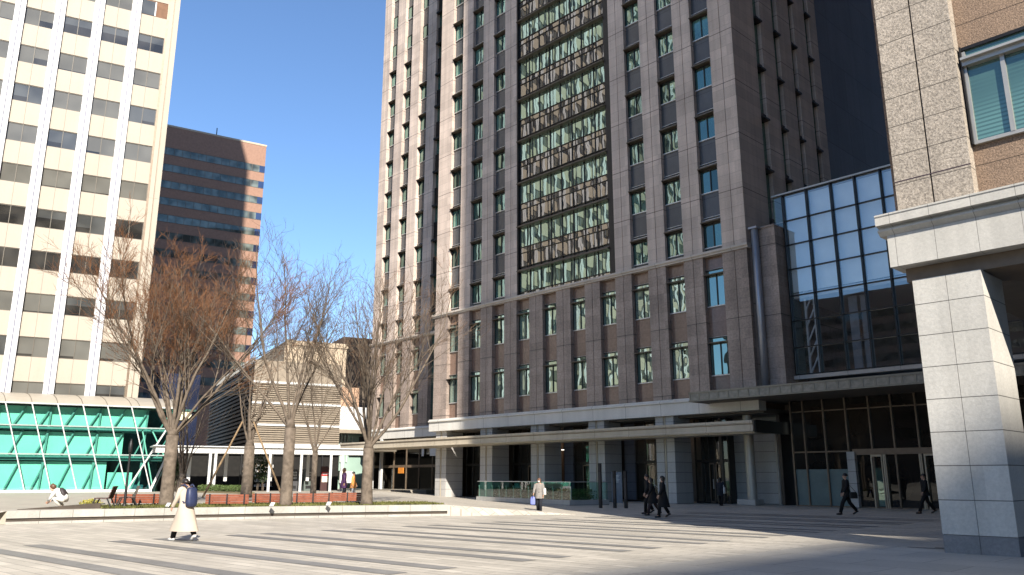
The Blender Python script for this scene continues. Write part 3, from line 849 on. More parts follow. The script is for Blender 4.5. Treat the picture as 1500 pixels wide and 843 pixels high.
# glass box
px_ = [-22.6, -21.06, -19.54, -18.1, -16.62, -15.15, -13.65, -12.15, -10.65, -9.15]
pz_ = [7.5, 9.1, 10.71, 12.26, 13.9, 15.45, 17.0, 18.67]
fr = MB()
for x in px_: fr.box(x - .035, x + .035, 44.42, 44.75, 7.4, 18.7)
for zz in pz_: fr.box(-22.6, -9.15, 44.5, 44.66, zz - .03, zz + .03)
gb = fr.build('glass_box', MT['bronze'], ax, True)
m = MB(); m.box(-23.3, -9.1, 44.4, 44.78, 18.7, 18.8); m.box(-22.6, -9.15, 44.79, 54, 18.56, 18.695); m.build('roof_edge', MT['alu'], gb, True)
m = MB(); m.box(-23.15, -9.1, 44.3, 44.8, 7.2, 7.42); m.build('sill', MT['trim_stone'], gb, True)
g = MB()
for a, b in zip(px_[:-1], px_[1:]):
    for c_, d_ in zip(pz_[:-1], pz_[1:]):
        t1 = rng.gauss(0, .003)
        g.quad((a + .05, 44.6 + t1, c_ + .03), (b - .05, 44.6 - t1, c_ + .03), (b - .05, 44.6 - t1, d_ - .03), (a + .05, 44.6 + t1, d_ - .03))
g.build('front_panes', MT['g_pav'], gb, True)
g = MB(); g.quad((-23.3, 44.6, 7.5), (-22.66, 44.6, 7.5), (-22.66, 44.6, 18.67), (-23.3, 44.6, 18.67))
g.quad((-22.62, 44.7, 7.5), (-22.62, 46.3, 7.5), (-22.62, 46.3, 18.67), (-22.62, 44.7, 18.67))
g.build('side_panes', MT['g_clear'], gb, True)
m = MB()
for zz in pz_[:-1]:
    m.box(-23.3, -22.62, 44.58, 44.64, zz - .02, zz + .02)
    m.beam((-23.25, 44.6, zz), (-22.7, 45.3, zz), .05)
m.build('brackets', MT['silver'], gb, True)
# what one sees through the glass box
m = MB(); m.box(-22.5, -9.2, 44.78, 54, 12.1, 12.42); m.build('floor_slab', MT['white_wall'], gb, True)
m = MB()
for a, b in zip(px_[:-1], px_[1:]):
    m.box(a + .08, b - .06, 44.80, 44.82, 12.5, 18.55)
m.build('roller_blinds', plain('pale_blue_blind', (0.76, 0.82, 0.84), 0.8, 0.2, 0.0, 0.06, 1.0), gb, True)
m = MB(); m.box(-22.5, -9.2, 53.9, 54, 7.5, 18.6); m.box(-9.3, -9.2, 45, 54, 7.5, 18.6); m.box(-22.5, -9.2, 44.8, 54, 7.42, 7.5); m.build('inner_wall', plain('grey_inner_wall', (0.14, 0.14, 0.15), 0.7), gb, True)
m = MB()
for q in range(12):
    zz = 7.6 + q * .95; m.beam((-21.95, 45.1, zz), (-21.45, 45.1, zz + .95 * (1)), .09)
for xx in (-21.98, -21.42): m.box(xx - .06, xx + .06, 45.05, 45.2, 7.5, 18.5)
m.build('lattice_column', MT['white_wall'], gb, True)
m = MB()
for xx in (-19.6, -18.9): m.box(xx, xx + .5, 45.6, 45.65, 7.5, 11.9)
m.build('curtain', plain('grey_curtain', (0.22, 0.24, 0.28), 0.8), gb, True)

# ------------------------------------------------------------------ RIGHT-HAND BUILDING (near, on stone piers)
rb = thing('granite_office_building', 'near granite office block standing on a white stone pier at the right', 'office building', (-6.8, 19.4, 0))
def rpier(xa, xb, y0, y1, name='stone_pier', ang=0):
    m = MB()
    xm = (xa + xb) / 2
    m.m = 1
    m.box(xa, xm - .006, y0, y1, 0, .378); m.box(xm + .006, xb, y0, y1, 0, .378)
    m.box(xa + .02, xb - .02, y0 + .02, y1 - .02, 0, 6.12)
    m.m = 0
    m.box(xa, xm - .006, y0, y1, .39, 6.12); m.box(xm + .006, xb, y0, y1, .39, 6.12)
    o = m.build(name, [MT['rb_stone'], MT['rb_base']], rb, True)
    return o
rpier(-6.78, -5.32, 19.4, 20.9)
for q in range(1, 6):
    rpier(-6.78 + 6.6 * q, -5.32 + 6.6 * q, 19.4, 20.9)
for q in range(0, 6):
    rpier(-3.3 + 6.6 * q, -1.9 + 6.6 * q, 26.5, 28)
# entablature (profile in y,z), butting dark recess under it
m = MB()
m.extrude_x([(19.95, 6.46), (19.14, 6.46), (19.14, 7.24), (19.95, 7.24)], -7.14, 45)
m.build('fascia', MT['rb_fascia'], rb, True)
m = MB()
m.extrude_x([(19.95, 7.245), (19.14, 7.245), (19.10, 7.28), (19.02, 7.34), (19.02, 7.385), (19.10, 7.40), (19.10, 7.44), (18.92, 7.47), (18.92, 7.66), (18.90, 7.69), (18.90, 7.73), (19.95, 7.75)], -7.30, 45)
m.build('cornice_moulding', MT['rb_fascia'], rb, True)
m = MB(); m.box(-6.95, 45, 19.55, 21.2, 6.13, 6.455); m.build('recessed_beam', MT['brown_metal'], rb, True)
m = MB(); m.box(-6.9, 45, 19.96, 30, 6.46, 6.9)
so = m.build('arcade_soffit', MT['soffit'], rb, True)
m = MB()
for q in range(60): m.box(-4.9 + q * .25, -4.84 + q * .25, 20.9, 26.0, 6.38, 6.455)
m.build('soffit_grille', MT['bronze'], so, True)
m = MB(); m.box(-1.9, 45, 27.2, 30, 0, 6.9); m.build('arcade_wall', MT['dark_brown'], rb, True)
# body above
m = MB(); m.box(-7.06, 45, 19.66, 125, 7.76, 112); m.build('upper_wall', MT['rb_brown'], rb, True)
m = MB(); m.box(-7.0, 45, 30, 62, 0, 7.7); m.build('lower_wall', MT['rb_brown'], rb, True)
for q in range(0, 12):
    xa = -6.88 + 6.6 * q * .76
    m = MB()
    m.m = 0; m.box(xa, xa + .80, 19.32, 19.655, 7.755, 112); m.box(xa + .84, xa + 1.68, 19.32, 19.655, 7.755, 112)
    m.m = 1; m.box(xa + .80, xa + .84, 19.40, 19.655, 7.755, 112)
    m.build('granite_pier', [MT['rb_granite'], MT['groove']], rb, True)
m = MB()
for xa, xb in ((-6.88, -5.2),):
    m.box(xa + .0, xb, 19.315, 19.4, 8.565, 8.59)
m.build('joint_line', MT['groove'], rb, True)
for q in range(0, 8):
    for f in range(0, 9):
        xa = -5.12 + 6.6 * .76 * q; w = 3.24; z0 = 9.14 + 4.2 * f
        if q > 1 and f > 1: continue
        m = MB()
        m.m = 1; m.quad((xa, 19.63, z0), (xa + w, 19.63, z0), (xa + w, 19.63, z0 + 2.36), (xa, 19.63, z0 + 2.36))
        m.m = 0
        m.box(xa, xa + w, 19.56, 19.655, z0 - .05, z0 + .03)
        m.box(xa, xa + .06, 19.56, 19.655, z0 + .03, z0 + 2.3)
        for xx in (xa + .80, xa + 1.62, xa + 2.44): m.box(xx - .045, xx + .045, 19.55, 19.655, z0 + .03, z0 + 1.9)
        m.box(xa, xa + w, 19.46, 19.655, z0 + 1.90, z0 + 2.02); m.box(xa, xa + w, 19.36, 19.655, z0 + 2.02, z0 + 2.08)
        m.m = 2
        m.box(xa, xa + w, 19.56, 19.655, z0 + 2.34, z0 + 2.42)
        m.box(xa - .04, xa - .001, 19.50, 19.655, z0 - .05, z0 + 2.42)
        m.build('window', [MT['alu'], MT['rb_glass'], MT['bronze']], rb, True)

# ------------------------------------------------------------------ LEFT: white office block (own rotated frame)
LR = R(74.717)
LO = (-71.38, 20.18, 0)
wo_ = thing('white_office_block', 'cream and white office block with paired ribs and dark two-pane windows at the left', 'office building', LO, LR)
N = 4.0
PITCH = 3.785; H0 = 13.2
ZW = 152
UMIN = -92
m = MB(); m.box(UMIN, 3.0, N + .12, N + 22, 0.4, ZW); m.box(UMIN, 3.4, N + 3.0, N + 22, 0.4, ZW); m.build('wall', MT['cream'], wo_)
# spandrel courses (one part), the vertical joint runs through their middle
m = MB()
nb = 30
ribs = [(.12 - 3.12 * i - .82, .12 - 3.12 * i) for i in range(nb)]     # (left,right) of each rib
for i in range(nb):
    a, b = .12 - 3.12 * i, 2.43 - 3.12 * i
    for r_ in range(-2, 38):
        zt = H0 + PITCH * r_ - 1.68; zb = H0 + PITCH * (r_ - 1) + .03
        if zb > ZW: break
        xm = (a + b) / 2
        m.box(a + .001, xm - .008, N, N + .118, max(zb, 4), zt); m.box(xm + .008, b + .1 if i == 0 else b - .001, N, N + .118, max(zb, 4), zt)
m.build('spandrels', MT['cream'], wo_)
m = MB()
for (a, b) in ribs:
    xm = (a + b) / 2
    m.box(a, xm - .035, N - .28, N + .118, 4, ZW + .5); m.box(xm + .035, b, N - .28, N + .118, 4, ZW + .5)
m.build('ribs', MT['rib'], wo_)
m = MB()
for (a, b) in ribs:
    xm = (a + b) / 2
    m.box(xm - .035, xm + .035, N - .2, N + .117, 4, ZW)
m.build('rib_joints', plain('blue_grey_joint', (0.12, 0.13, 0.20), 0.6), wo_)
m = MB(); m.box(2.62, 2.98, N - .12, N + .118, 4, ZW); m.box(3.08, 3.5, N - .16, N + 3, 4, ZW); m.box(2.98, 3.08, N - .0, N + .118, 4, ZW); m.build('corner_pier', MT['cream'], wo_)
m = MB(); m.box(2.44, 2.62, N - .02, N + .118, 4, ZW); m.box(2.985, 3.03, N - .04, N - .001, 4, ZW); m.build('corner_joint', MT['brown_metal'], wo_)
m = MB(); m.box(UMIN, 3.5, N - .3, N + 22, ZW + .5, ZW + 1.5); m.build('parapet', MT['cream'], wo_)
def wwin(name, gm, d1, d2, gb_=None):
    m = MB(); w, h = 2.31, 1.65
    for (xa, xb, dd) in ((.04, w / 2, d1), (w / 2, w - .04, d2)):
        m.m = 1; m.quad((xa, -.02, -h * dd), (xb, -.02, -h * dd), (xb, -.02, 0), (xa, -.02, 0))
        if dd < 1:
            m.m = 3; m.quad((xa, -.02, -h), (xb, -.02, -h), (xb, -.02, -h * dd), (xa, -.02, -h * dd))
    m.m = 0
    m.box(0, w, -.06, 0, -h - .03, -h + .03); m.box(0, w, -.06, 0, -.04, .028)
    m.box(0, .05, -.05, 0, -h, 0); m.box(w - .05, w, -.05, 0, -h, 0)
    m.m = 0; m.box(w / 2 - .025, w / 2 + .025, -.075, 0, -h + .03, -.04)
    return m.mesh(name, [MT['w_frame'], gm, MT['silver'], MT['w_glass2']])
WW = [wwin('window', MT['w_glass'], 1, 1), wwin('window', MT['w_glass'], .86, 1), wwin('window', MT['w_glass3'], 1, .8), wwin('window', MT['w_glass2'], 1, 1),
      wwin('window', MT['w_glass'], 1, .62), wwin('window', MT['w_glass3'], .7, 1), wwin('window', MT['w_glass3'], .45, .45), wwin('window', MT['w_glass'], .92, .92)]
rest = []
for i in range(nb):
    for r_ in range(-1, 38):
        zt = H0 + PITCH * r_
        if zt > ZW: continue
        me = WW[rng.choice([0, 0, 1, 2, 4, 5, 6, 7, 7]) if 2 > r_ or r_ > 3 else rng.choice([3, 3, 2, 5, 6])]
        if i < 5 and -1 <= r_ <= 9:
            if i == 0 and r_ == 9: continue
            inst('window', me, wo_, (.12 - 3.12 * i, N + .117, zt))
        else:
            rest.append((me, (.12 - 3.12 * i, N + .117, zt)))
many('other_windows', WW, rest, wo_)
# recessed balcony at the top right of the picture
zt = H0 + PITCH * 9
m = MB(); m.m = 0; m.box(.14, 2.42, N + .03, N + .116, zt - 1.66, zt); m.m = 1; m.box(.16, 1.3, N - .0, N + .029, zt - 1.62, zt - .1); m.m = 2; m.box(1.3, 1.42, N - .02, N + .029, zt - 1.62, zt - .1)
m.build('balcony_recess', [plain('brown_recess', (0.16, 0.085, 0.05), 0.8), MT['w_glass3'], MT['rib']], wo_)

# ------------------------------------------------------------------ LEFT: green glass hall in front of it
gh = thing('glass_hall', 'turquoise glass hall with slanting white mullions and a beige metal roof at the left', 'hall', LO, LR)
UE = 5.0
lean = -.31
Z0, Z1, Z2, Z3 = .66, 3.40, 5.62, 7.33
m = MB(); m.box(-40, UE + .1, -.12, .25, .40, .655); m.box(-40, UE + .1, -.3, .3, .38, .47); m.build('sill', MT['white_steel'], gh)
m = MB()
u = -4.0 - 1.795 * 20
us = []
while u < UE + .1:
    us.append(u); u += 1.795
for u in us:
    top = (u + lean * (Z3 - Z0))
    m.beam((u, -.05, Z0 - .02), (top, -.05, Z3), .085, .10)
# reverse diagonals at the right end
m.beam((3.26, -.06, Z0), (5.9, -.06, Z2 + .2), .15, .12)
ml = m.build('slanted_mullions', plain('pale_grey_mullion', (0.46, 0.46, 0.45), 0.4, 0.45), gh)
m = MB(); m.beam((UE, -.05, Z0 - .02), (6.05, -.05, Z1 + .1), .22, .16); m.beam((6.05, -.05, Z1 + .1), (6.8, -.0, Z2), .12); m.build('end_mullion', MT['white_steel'], gh)
m = MB()
for zz, ue in ((Z1, 6.0), (Z2, 6.3), (Z3, 6.5)): m.box(-40, ue, -.07, .07, zz - .05, zz + .05)
m.build('transoms', plain('grey_green_transom', (0.25, 0.30, 0.28), 0.45), gh)
m = MB()
m.add([(-40, 0, Z0), (UE, 0, Z0), (6.0, 0, Z1), (6.3, 0, Z2), (6.5, 0, Z3), (-40, 0, Z3)], [(0, 1, 2, 3, 4, 5)])
m.add([(UE, 0, Z0), (6.0, 0, Z1), (6.3, 0, Z2), (6.5, 0, Z3), (6.5, 3.8, Z3), (5.4, 3.8, Z0)], [(0, 5, 4, 3, 2, 1)])
m.build('glass_skin', MT['g_green'], gh)
m = MB()
prof = [(0.0, Z3 + .02), (.25, Z3 + .22), (.9, Z3 + .55), (1.9, Z3 + .86), (3.0, Z3 + 1.05), (3.99, Z3 + 1.1), (3.99, Z3 + .02)]
m.extrude_x(prof, -40, 6.3)
rf = m.build('roof', MT['roof_panel'], gh)
m = MB()
for u in us + [UE + .6]:
    a = u + lean * (Z3 - Z0)
    for (p0, p1) in zip(prof[:5], prof[1:6]):
        k0 = a - p0[0] * .22; k1 = a - p1[0] * .22
        m.beam((k0, p0[0] - .01, p0[1] + .012), (k1, p1[0] - .01, p1[1] + .012), .035)
m.build('roof_seams', MT['w_frame'], rf)
m = MB(); m.box(-40, 6.4, -.1, .12, Z3 - .02, Z3 + .06); m.build('eaves_trim', MT['white_steel'], gh)
# inside: turquoise-lit blinds, floors, inner struts
m = MB(); m.box(-40, 1.55, 1.0, 1.1, .5, 2.85); m.box(-40, 2.6, 1.0, 1.1, 3.35, 5.2); m.box(-40, 4.2, 1.0, 1.1, 5.65, 7.2); m.box(1.7, 3.55, .9, .94, .5, 2.0); m.build('inner_blinds', MT['blind'], gh)
m = MB(); m.box(-40, 6.2, 3.5, 3.6, .4, 7.3); m.build('inner_wall', MT['blind_dark'], gh)
m = MB(); m.box(-40, 5.7, .5, 3.6, 2.95, 3.3); m.box(-40, 6.0, .5, 3.6, 5.3, 5.55); m.box(-40, UE, 0, 3.6, .38, .5); m.build('inner_floors', plain('teal_floor_edge', (0.16, 0.22, 0.23), 0.7), gh)
m = MB()
for u in us:
    for z0_, z1_ in ((.5, 2.9), (3.3, 5.3), (5.55, 7.2)):
        m.beam((u + .3, .75, z0_), (u + 1.15, .75, z1_), .10)
    if us.index(u) % 2 == 0: m.beam((u + .9, .8, .5), (u + 1.1, .8, 7.2), .14)
m.build('inner_struts', MT['teal_steel'], gh)
m = MB(); m.beam((3.9, .3, Z2), (5.2, .3, Z0), .1); m.beam((4.6, .3, Z2), (5.8, .3, Z1), .1); m.build('inner_struts', MT['white_steel'], gh)

# ------------------------------------------------------------------ background left: brown block, louvred building and others
bb = thing('brown_office_block', 'distant red-brown office block with strip windows behind the white block', 'office building', (-179.41, 86.78, 0), R(78.217))
m = MB(); m.box(-45, -2.6, 0, 34, 0, 83.3); m.build('wall', MT['brick'], bb)
m = MB(); m.box(-45.1, -2.5, -.08, 34.1, 83.3, 83.75); m.build('parapet_cap', MT['beige_wall'], bb)
for f in range(15):
    zt = 77.95 - 4.15 * f
    m = MB()
    m.m = 1; m.quad((-44, -.03, zt - 1.75), (-3.9, -.03, zt - 1.75), (-3.9, -.03, zt), (-44, -.03, zt))
    m.m = 2; m.box(-3.9, -2.59, -.05, 4, zt - 1.75, zt)
    m.m = 0
    m.box(-44, -2.59, -.06, -.001, zt - .02, zt + .06); m.box(-44, -2.59, -.06, -.001, zt - 1.8, zt - 1.72)
    for q in range(22): m.box(-44 + q * 1.82, -43.9 + q * 1.82, -.06, -.001, zt - 1.72, zt - .02)
    m.build('window_band', [MT['w_frame'], MT['b_glass'], MT['navy']], bb)
m = MB(); m.tube([(-14.3, 3, 83.7), (-14.3, 3, 86.8)], .12, 6); m.build('lightning_rod', MT['iron'], bb)

lv = thing('louvred_building', 'louvred building with a side coloured dark for shade and a sunlit taupe slatted front behind the bare trees', 'building', LO, LR)
UL, NL = 14.05, 8.0
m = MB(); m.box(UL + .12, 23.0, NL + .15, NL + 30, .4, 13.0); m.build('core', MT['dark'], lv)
m = MB()
zz = 4.9
bands = (6.7, 8.85, 10.92)
while zz < 10.9:
    m.add([(UL, NL - .05, zz), (23.0, NL - .05, zz), (23.0, NL + .14, zz + .16), (UL, NL + .14, zz + .16), (UL, NL - .05, zz + .045), (23.0, NL - .05, zz + .045), (23.0, NL + .14, zz + .205), (UL, NL + .14, zz + .205)],
          [(3, 2, 1, 0), (4, 5, 6, 7), (0, 1, 5, 4), (1, 2, 6, 5), (2, 3, 7, 6), (3, 0, 4, 7)])
    zz += .215
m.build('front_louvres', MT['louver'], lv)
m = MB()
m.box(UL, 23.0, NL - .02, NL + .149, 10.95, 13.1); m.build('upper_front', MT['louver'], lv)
m = MB()
for zz in bands: m.box(UL - .02, 23.0, NL - .1, NL - .03, zz - .1, zz + .1)
m.box(UL, 24.0, NL - .6, NL - .1, 4.2, 4.85)
m.build('white_bands', MT['white_steel'], lv)
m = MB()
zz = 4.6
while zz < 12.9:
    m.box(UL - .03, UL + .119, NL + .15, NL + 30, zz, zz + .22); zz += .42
m.build('side_louvres', MT['louver_shaded'], lv)  # coloured darker than the front slats to paint in this side's shade
m = MB()
q = NL + .2
while q < NL + 25.5: m.box(UL - .02, UL + .05, q, q + .12, 12.95, 13.5); q += .42
m.build('roof_railing', plain('grey_roof_rail', (0.26, 0.26, 0.25), 0.5), lv)

nv = thing('dark_glass_block', 'dark navy glass block between the turquoise hall and the louvred building', 'building', LO, LR)
m = MB(); m.box(5.4, 10.0, 16, 30, .4, 12.2); m.build('glass_body', MT['navy'], nv)
m = MB(); m.box(8.0, 9.4, 15.8, 15.95, 7.4, 8.3); m.build('fascia_sign', MT['signlit'], nv)
m = MB(); m.box(5.0, 10.1, 15.7, 15.9, 8.3, 8.5); m.box(6.6, 7.9, 15.8, 15.95, 6.6, 8.3); m.build('trim', MT['g_up2'], nv)

bg_ = thing('beige_building', 'beige stepped building with a flat roof seen through the branches', 'building', LO, LR)
m = MB(); m.box(20.5, 28.3, 25, 44, .4, 18.0); m.box(20.5, 28.45, 24.85, 25.2, 17.6, 18.2); w_ = m.build('wall', MT['beige_wall'], bg_)
m = MB(); m.box(23.0, 27.0, 24.95, 25.05, 14.3, 15.5); m.build('window', MT['w_glass2'], bg_)
for a in (24.9, 27.0):
    m = MB(); m.box(a, a + .7, 24.95, 25.05, 12.1, 13.0); m.build('window', MT['w_glass2'], bg_)
b2 = thing('salmon_tiled_building', 'salmon tiled building with a white upper band and striped glass below', 'building', LO, LR)
m = MB(); m.box(21.2, 27.1, 15, 24.8, .4, 11.6); m.build('wall', MT['brick_wall'], b2)
m = MB()
pts = []
for q in range(9):
    t_ = q / 8; pts.append((21.6 + 6.4 * t_, 11.2 - 1.0 * math.sin(t_ * math.pi)))
m.prism(pts + [(28.0, 14.9), (21.6, 14.9)], 6.6, 9.0); m.build('white_band', MT['white_wall'], b2)
m = MB(); m.prism([(x, y - .15) for x, y in pts] + [(28.1, 14.9), (21.5, 14.9)], 6.2, 6.59); m.build('cornice', MT['louver'], b2)
m = MB(); m.box(21.4, 28.0, 11.8, 14.9, .4, 6.19); m.build('shop_wall', MT['pale_green'], b2)
m = MB()
q = 21.5
while q < 25.2: m.box(q, q + .09, 11.6, 11.79, 3.2, 6.15); q += .34
m.build('vertical_fins', MT['white_steel'], b2)
m = MB(); m.box(25.4, 26.1, 11.6, 11.79, 4.6, 5.9); m.build('window', MT['pale_green'], b2)
m = MB(); m.box(26.3, 27.9, 11.6, 11.79, 4.6, 5.9); m.box(25.2, 28.0, 11.5, 11.79, 3.9, 4.3); m.build('window', MT['w_glass2'], b2)
b3 = thing('dark_brown_building', 'dark brown clad building wedged beside the tower\'s left edge', 'building', LO, LR)
m = MB(); m.box(35.0, 46.0, 50, 75, .4, 23.6); m.build('wall', MT['brown_wall'], b3)
m = MB(); m.box(35.0, 40.0, 49.5, 50, .4, 8.0); m.build('lower_wall', MT['navy'], b3)

# pergola / covered walk
pg = thing('pergola', 'white steel covered walk with slender posts in front of the dark shops', 'pergola', LO, LR)
m = MB(); m.box(4.7, 21.5, -5.1, -4.9, 3.50, 3.98); m.box(4.7, 21.5, -2.2, -2.0, 3.55, 3.98); bm_ = m.build('beam', MT['white_steel'], pg)
m = MB()
q = 4.9
while q < 21.4: m.box(q, q + .1, -4.9, -2.2, 3.80, 3.95); q += 1.4
m.build('rafters', MT['white_steel'], bm_)
m = MB(); m.box(4.5, 22.3, -5.3, -1.8, 3.985, 4.06); m.build('roof_sheet', MT['white_steel'], pg)
for u_ in (8.80, 9.21, 13.5, 15.36, 16.1, 18.64, 19.62):
    m = MB(); m.box(u_ - .10, u_ + .10, -5.08, -4.92, TZ, 3.5); m.build('post', MT['white_steel'], pg)
for u_ in (7.6, 9.6, 10.5, 12.3, 14.2, 17.4):
    m = MB(); m.box(u_ - .13, u_ + .13, -2.2, -2.02, 1.3 if u_ != 9.6 else .5, 3.55); m.build('hanging_panel', MT['white_steel'], pg)
sh = thing('shop_front', 'dark glazed shop front under the white covered walk', 'shop', LO, LR)
m = MB(); m.box(5.5, 21.3, 1.8, 2.0, .4, 4.2); m.build('wall', MT['dark'], sh)
m = MB()
for u_ in (6.5, 9.5, 12.3, 13.4, 16.5, 19.6): m.box(u_, u_ + .1, 1.6, 1.79, .4, 3.6)
m.box(5.5, 21.3, 1.6, 1.79, 3.6, 3.8); m.build('frame', MT['iron'], sh)
sr = random.Random(5)
for (a, b) in ((12.5, 13.2), (13.6, 15.2)):
    m = MB()
    for q in range(5):
        m.m = 0; m.box(a, b, 1.45, 1.59, .8 + q * .42, .83 + q * .42)
        x = a
        while x < b - .1:
            m.m = sr.choice((1, 1, 2, 3)); h = sr.uniform(.12, .28); m.box(x, x + .09, 1.46, 1.58, .831 + q * .42, .831 + q * .42 + h); x += sr.uniform(.11, .16)
    m.build('goods_shelf', [MT['white_steel'], MT['white_wall'], plain('goods_tan', (0.45, 0.33, 0.22), 0.6), plain('goods_grey', (0.25, 0.25, 0.26), 0.6)], sh)

# vending machines and panels
def vending(u_, n_, colr, lab, w=.95):
    t = thing('vending_machine', lab, 'vending machine', (LO[0] + math.cos(LR) * u_ - math.sin(LR) * n_, LO[1] + math.sin(LR) * u_ + math.cos(LR) * n_, TZ), LR, 'machines under the covered walk')
    m = MB(); m.box(0, w, 0, .7, 0, 1.85); m.build('cabinet', plain('machine_body', colr, 0.4), t)
    m = MB(); m.box(.08, w - .08, -.02, -.001, .95, 1.72); m.m = 1
    for q in range(3):
        x = .13
        while x < w - .2: m.box(x, x + .07, -.035, -.021, 1.02 + q * .24, 1.17 + q * .24); x += .12
    m.build('display_window', [MT['w_glass3'], MT['white_wall']], t)
    m = MB(); m.box(.15, w - .15, -.02, -.001, .2, .45); m.build('delivery_slot', MT['iron'], t)
    return t
vending(15.75, -1.7, (0.06, 0.06, 0.065), 'black vending machine, first one right of the thick middle tree trunk')
vending(17.25, -1.7, (0.10, 0.12, 0.11), 'grey vending machine between the thin forked tree and the red-topped panel')
ip = thing('information_panel', 'tall dark panel with a red heading band beside the vending machines', 'sign', (LO[0] + math.cos(LR) * 18.9 + math.sin(LR) * 2.6, LO[1] + math.sin(LR) * 18.9 - math.cos(LR) * 2.6, TZ), LR)
m = MB(); m.box(-.42, .42, 0, .1, 0, 2.1); m.build('board', plain('maroon_board', (0.05, 0.02, 0.02), 0.5), ip)
m = MB(); m.box(-.36, .36, -.012, -.001, 1.3, 1.62); m.build('heading', plain('red_heading', (0.42, 0.03, 0.03), 0.5), ip)
m = MB(); m.box(-.33, .33, -.012, -.001, .75, 1.26); m.build('notice', plain('notice_paper', (0.55, 0.5, 0.42), 0.6), ip)
m = MB()
for q in range(4): m.box(-.26 + q * .14, -.17 + q * .14, -.02, -.0125, 1.40, 1.53)
m.build('heading_marks', MT['white_wall'], ip)
LC, LS = math.cos(LR), math.sin(LR)
def lw(u_, n_, z_=0.0): return (LO[0] + LC * u_ - LS * n_, LO[1] + LS * u_ + LC * n_, z_)
t = thing('notice_board', 'pale grey rounded notice board behind the two people by the bench', 'sign', lw(19.6, -6.5, TZ), LR)
m = MB(); m.box(-.55, .55, 0, .08, .7, 1.65); m.build('board', plain('pale_board', (0.55, 0.54, 0.50), 0.6), t)
m = MB(); m.box(-.5, -.42, .02, .06, 0, .7); m.box(.42, .5, .02, .06, 0, .7); m.build('legs', MT['iron'], t)

# ------------------------------------------------------------------ foliage helpers
def leaf_cloud(mb, c, rx, ry, rz, n, s, seed, shell=.55):
    r = random.Random(seed)
    for _ in range(n):
        while True:
            p = Vector((r.uniform(-1, 1), r.uniform(-1, 1), r.uniform(-1, 1)))
            if shell * r.random() < p.length < 1: break
        q = Vector((c[0] + p.x * rx, c[1] + p.y * ry, c[2] + p.z * rz))
        a = Vector((r.gauss(0, 1), r.gauss(0, 1), r.gauss(0, 1))).normalized()
        b = a.cross(Vector((r.gauss(0, 1), r.gauss(0, 1), r.gauss(0, 1)))).normalized()
        l = s * r.uniform(.6, 1.3)
        mb.add([tuple(q - a * l), tuple(q + b * l * .4), tuple(q + a * l), tuple(q - b * l * .4)], [(0, 1, 2, 3)])
def bush(name, lab, cat, loc, parts, mat, seed, leaf=.06, n=500, group=None):
    t = thing(name, lab, cat, loc, 0, group)
    m = MB()
    for i, (c, rx, ry, rz) in enumerate(parts): leaf_cloud(m, c, rx, ry, rz, n, leaf, seed + i)
    m.build('foliage', mat, t)
    m = MB()
    r = random.Random(seed)
    for (c, rx, ry, rz) in parts:
        for _ in range(5): m.tube([(c[0] + r.uniform(-.1, .1), c[1] + r.uniform(-.1, .1), 0), (c[0] + r.uniform(-rx, rx) * .7, c[1] + r.uniform(-ry, ry) * .7, c[2] + rz * .3)], [.015, .006], 4)
    m.build('stems', MT['bark'], t)
    return t
# evergreens behind the walk
bush('evergreen_tree', 'dark evergreen under the covered walk behind the propped tree', 'tree', lw(13.4, -1.2, TZ), [((0, 0, 2.0), .9, .7, 1.3), ((.8, .1, 1.7), .6, .5, 1.0)], MT['leaf_dark'], 21, .10, 700)
bush('evergreen_tree', 'dark evergreen beside the multi-stemmed tree at the end of the glass hall', 'tree', lw(6.6, -1.2, TZ), [((0, 0, 1.6), .7, .6, 1.2), ((.6, 0, 2.2), .5, .5, .8)], MT['leaf_dark'], 22, .10, 600)
hd = bush('hedge', 'low clipped hedge bed behind the bare trees under the covered walk', 'hedge', lw(8.6, -6.2, TZ), [((x * .9, 0, .35), .65, .35, .28) for x in range(-1, 8)], MT['leaf'], 30, .06, 420)
m = MB(); m.box(-1.8, 7.2, -.45, .45, 0, .12)
m.build('bed_soil', plain('bed_soil', (0.16, 0.13, 0.07), 0.9), hd)
bush('shrub', 'small yellow-flowering shrub beside the left slatted chair', 'shrub', (-35.1, 10.3, TZ), [((0, 0, .16), .28, .42, .16)], MT['leaf_yellow'], 41, .05, 420)

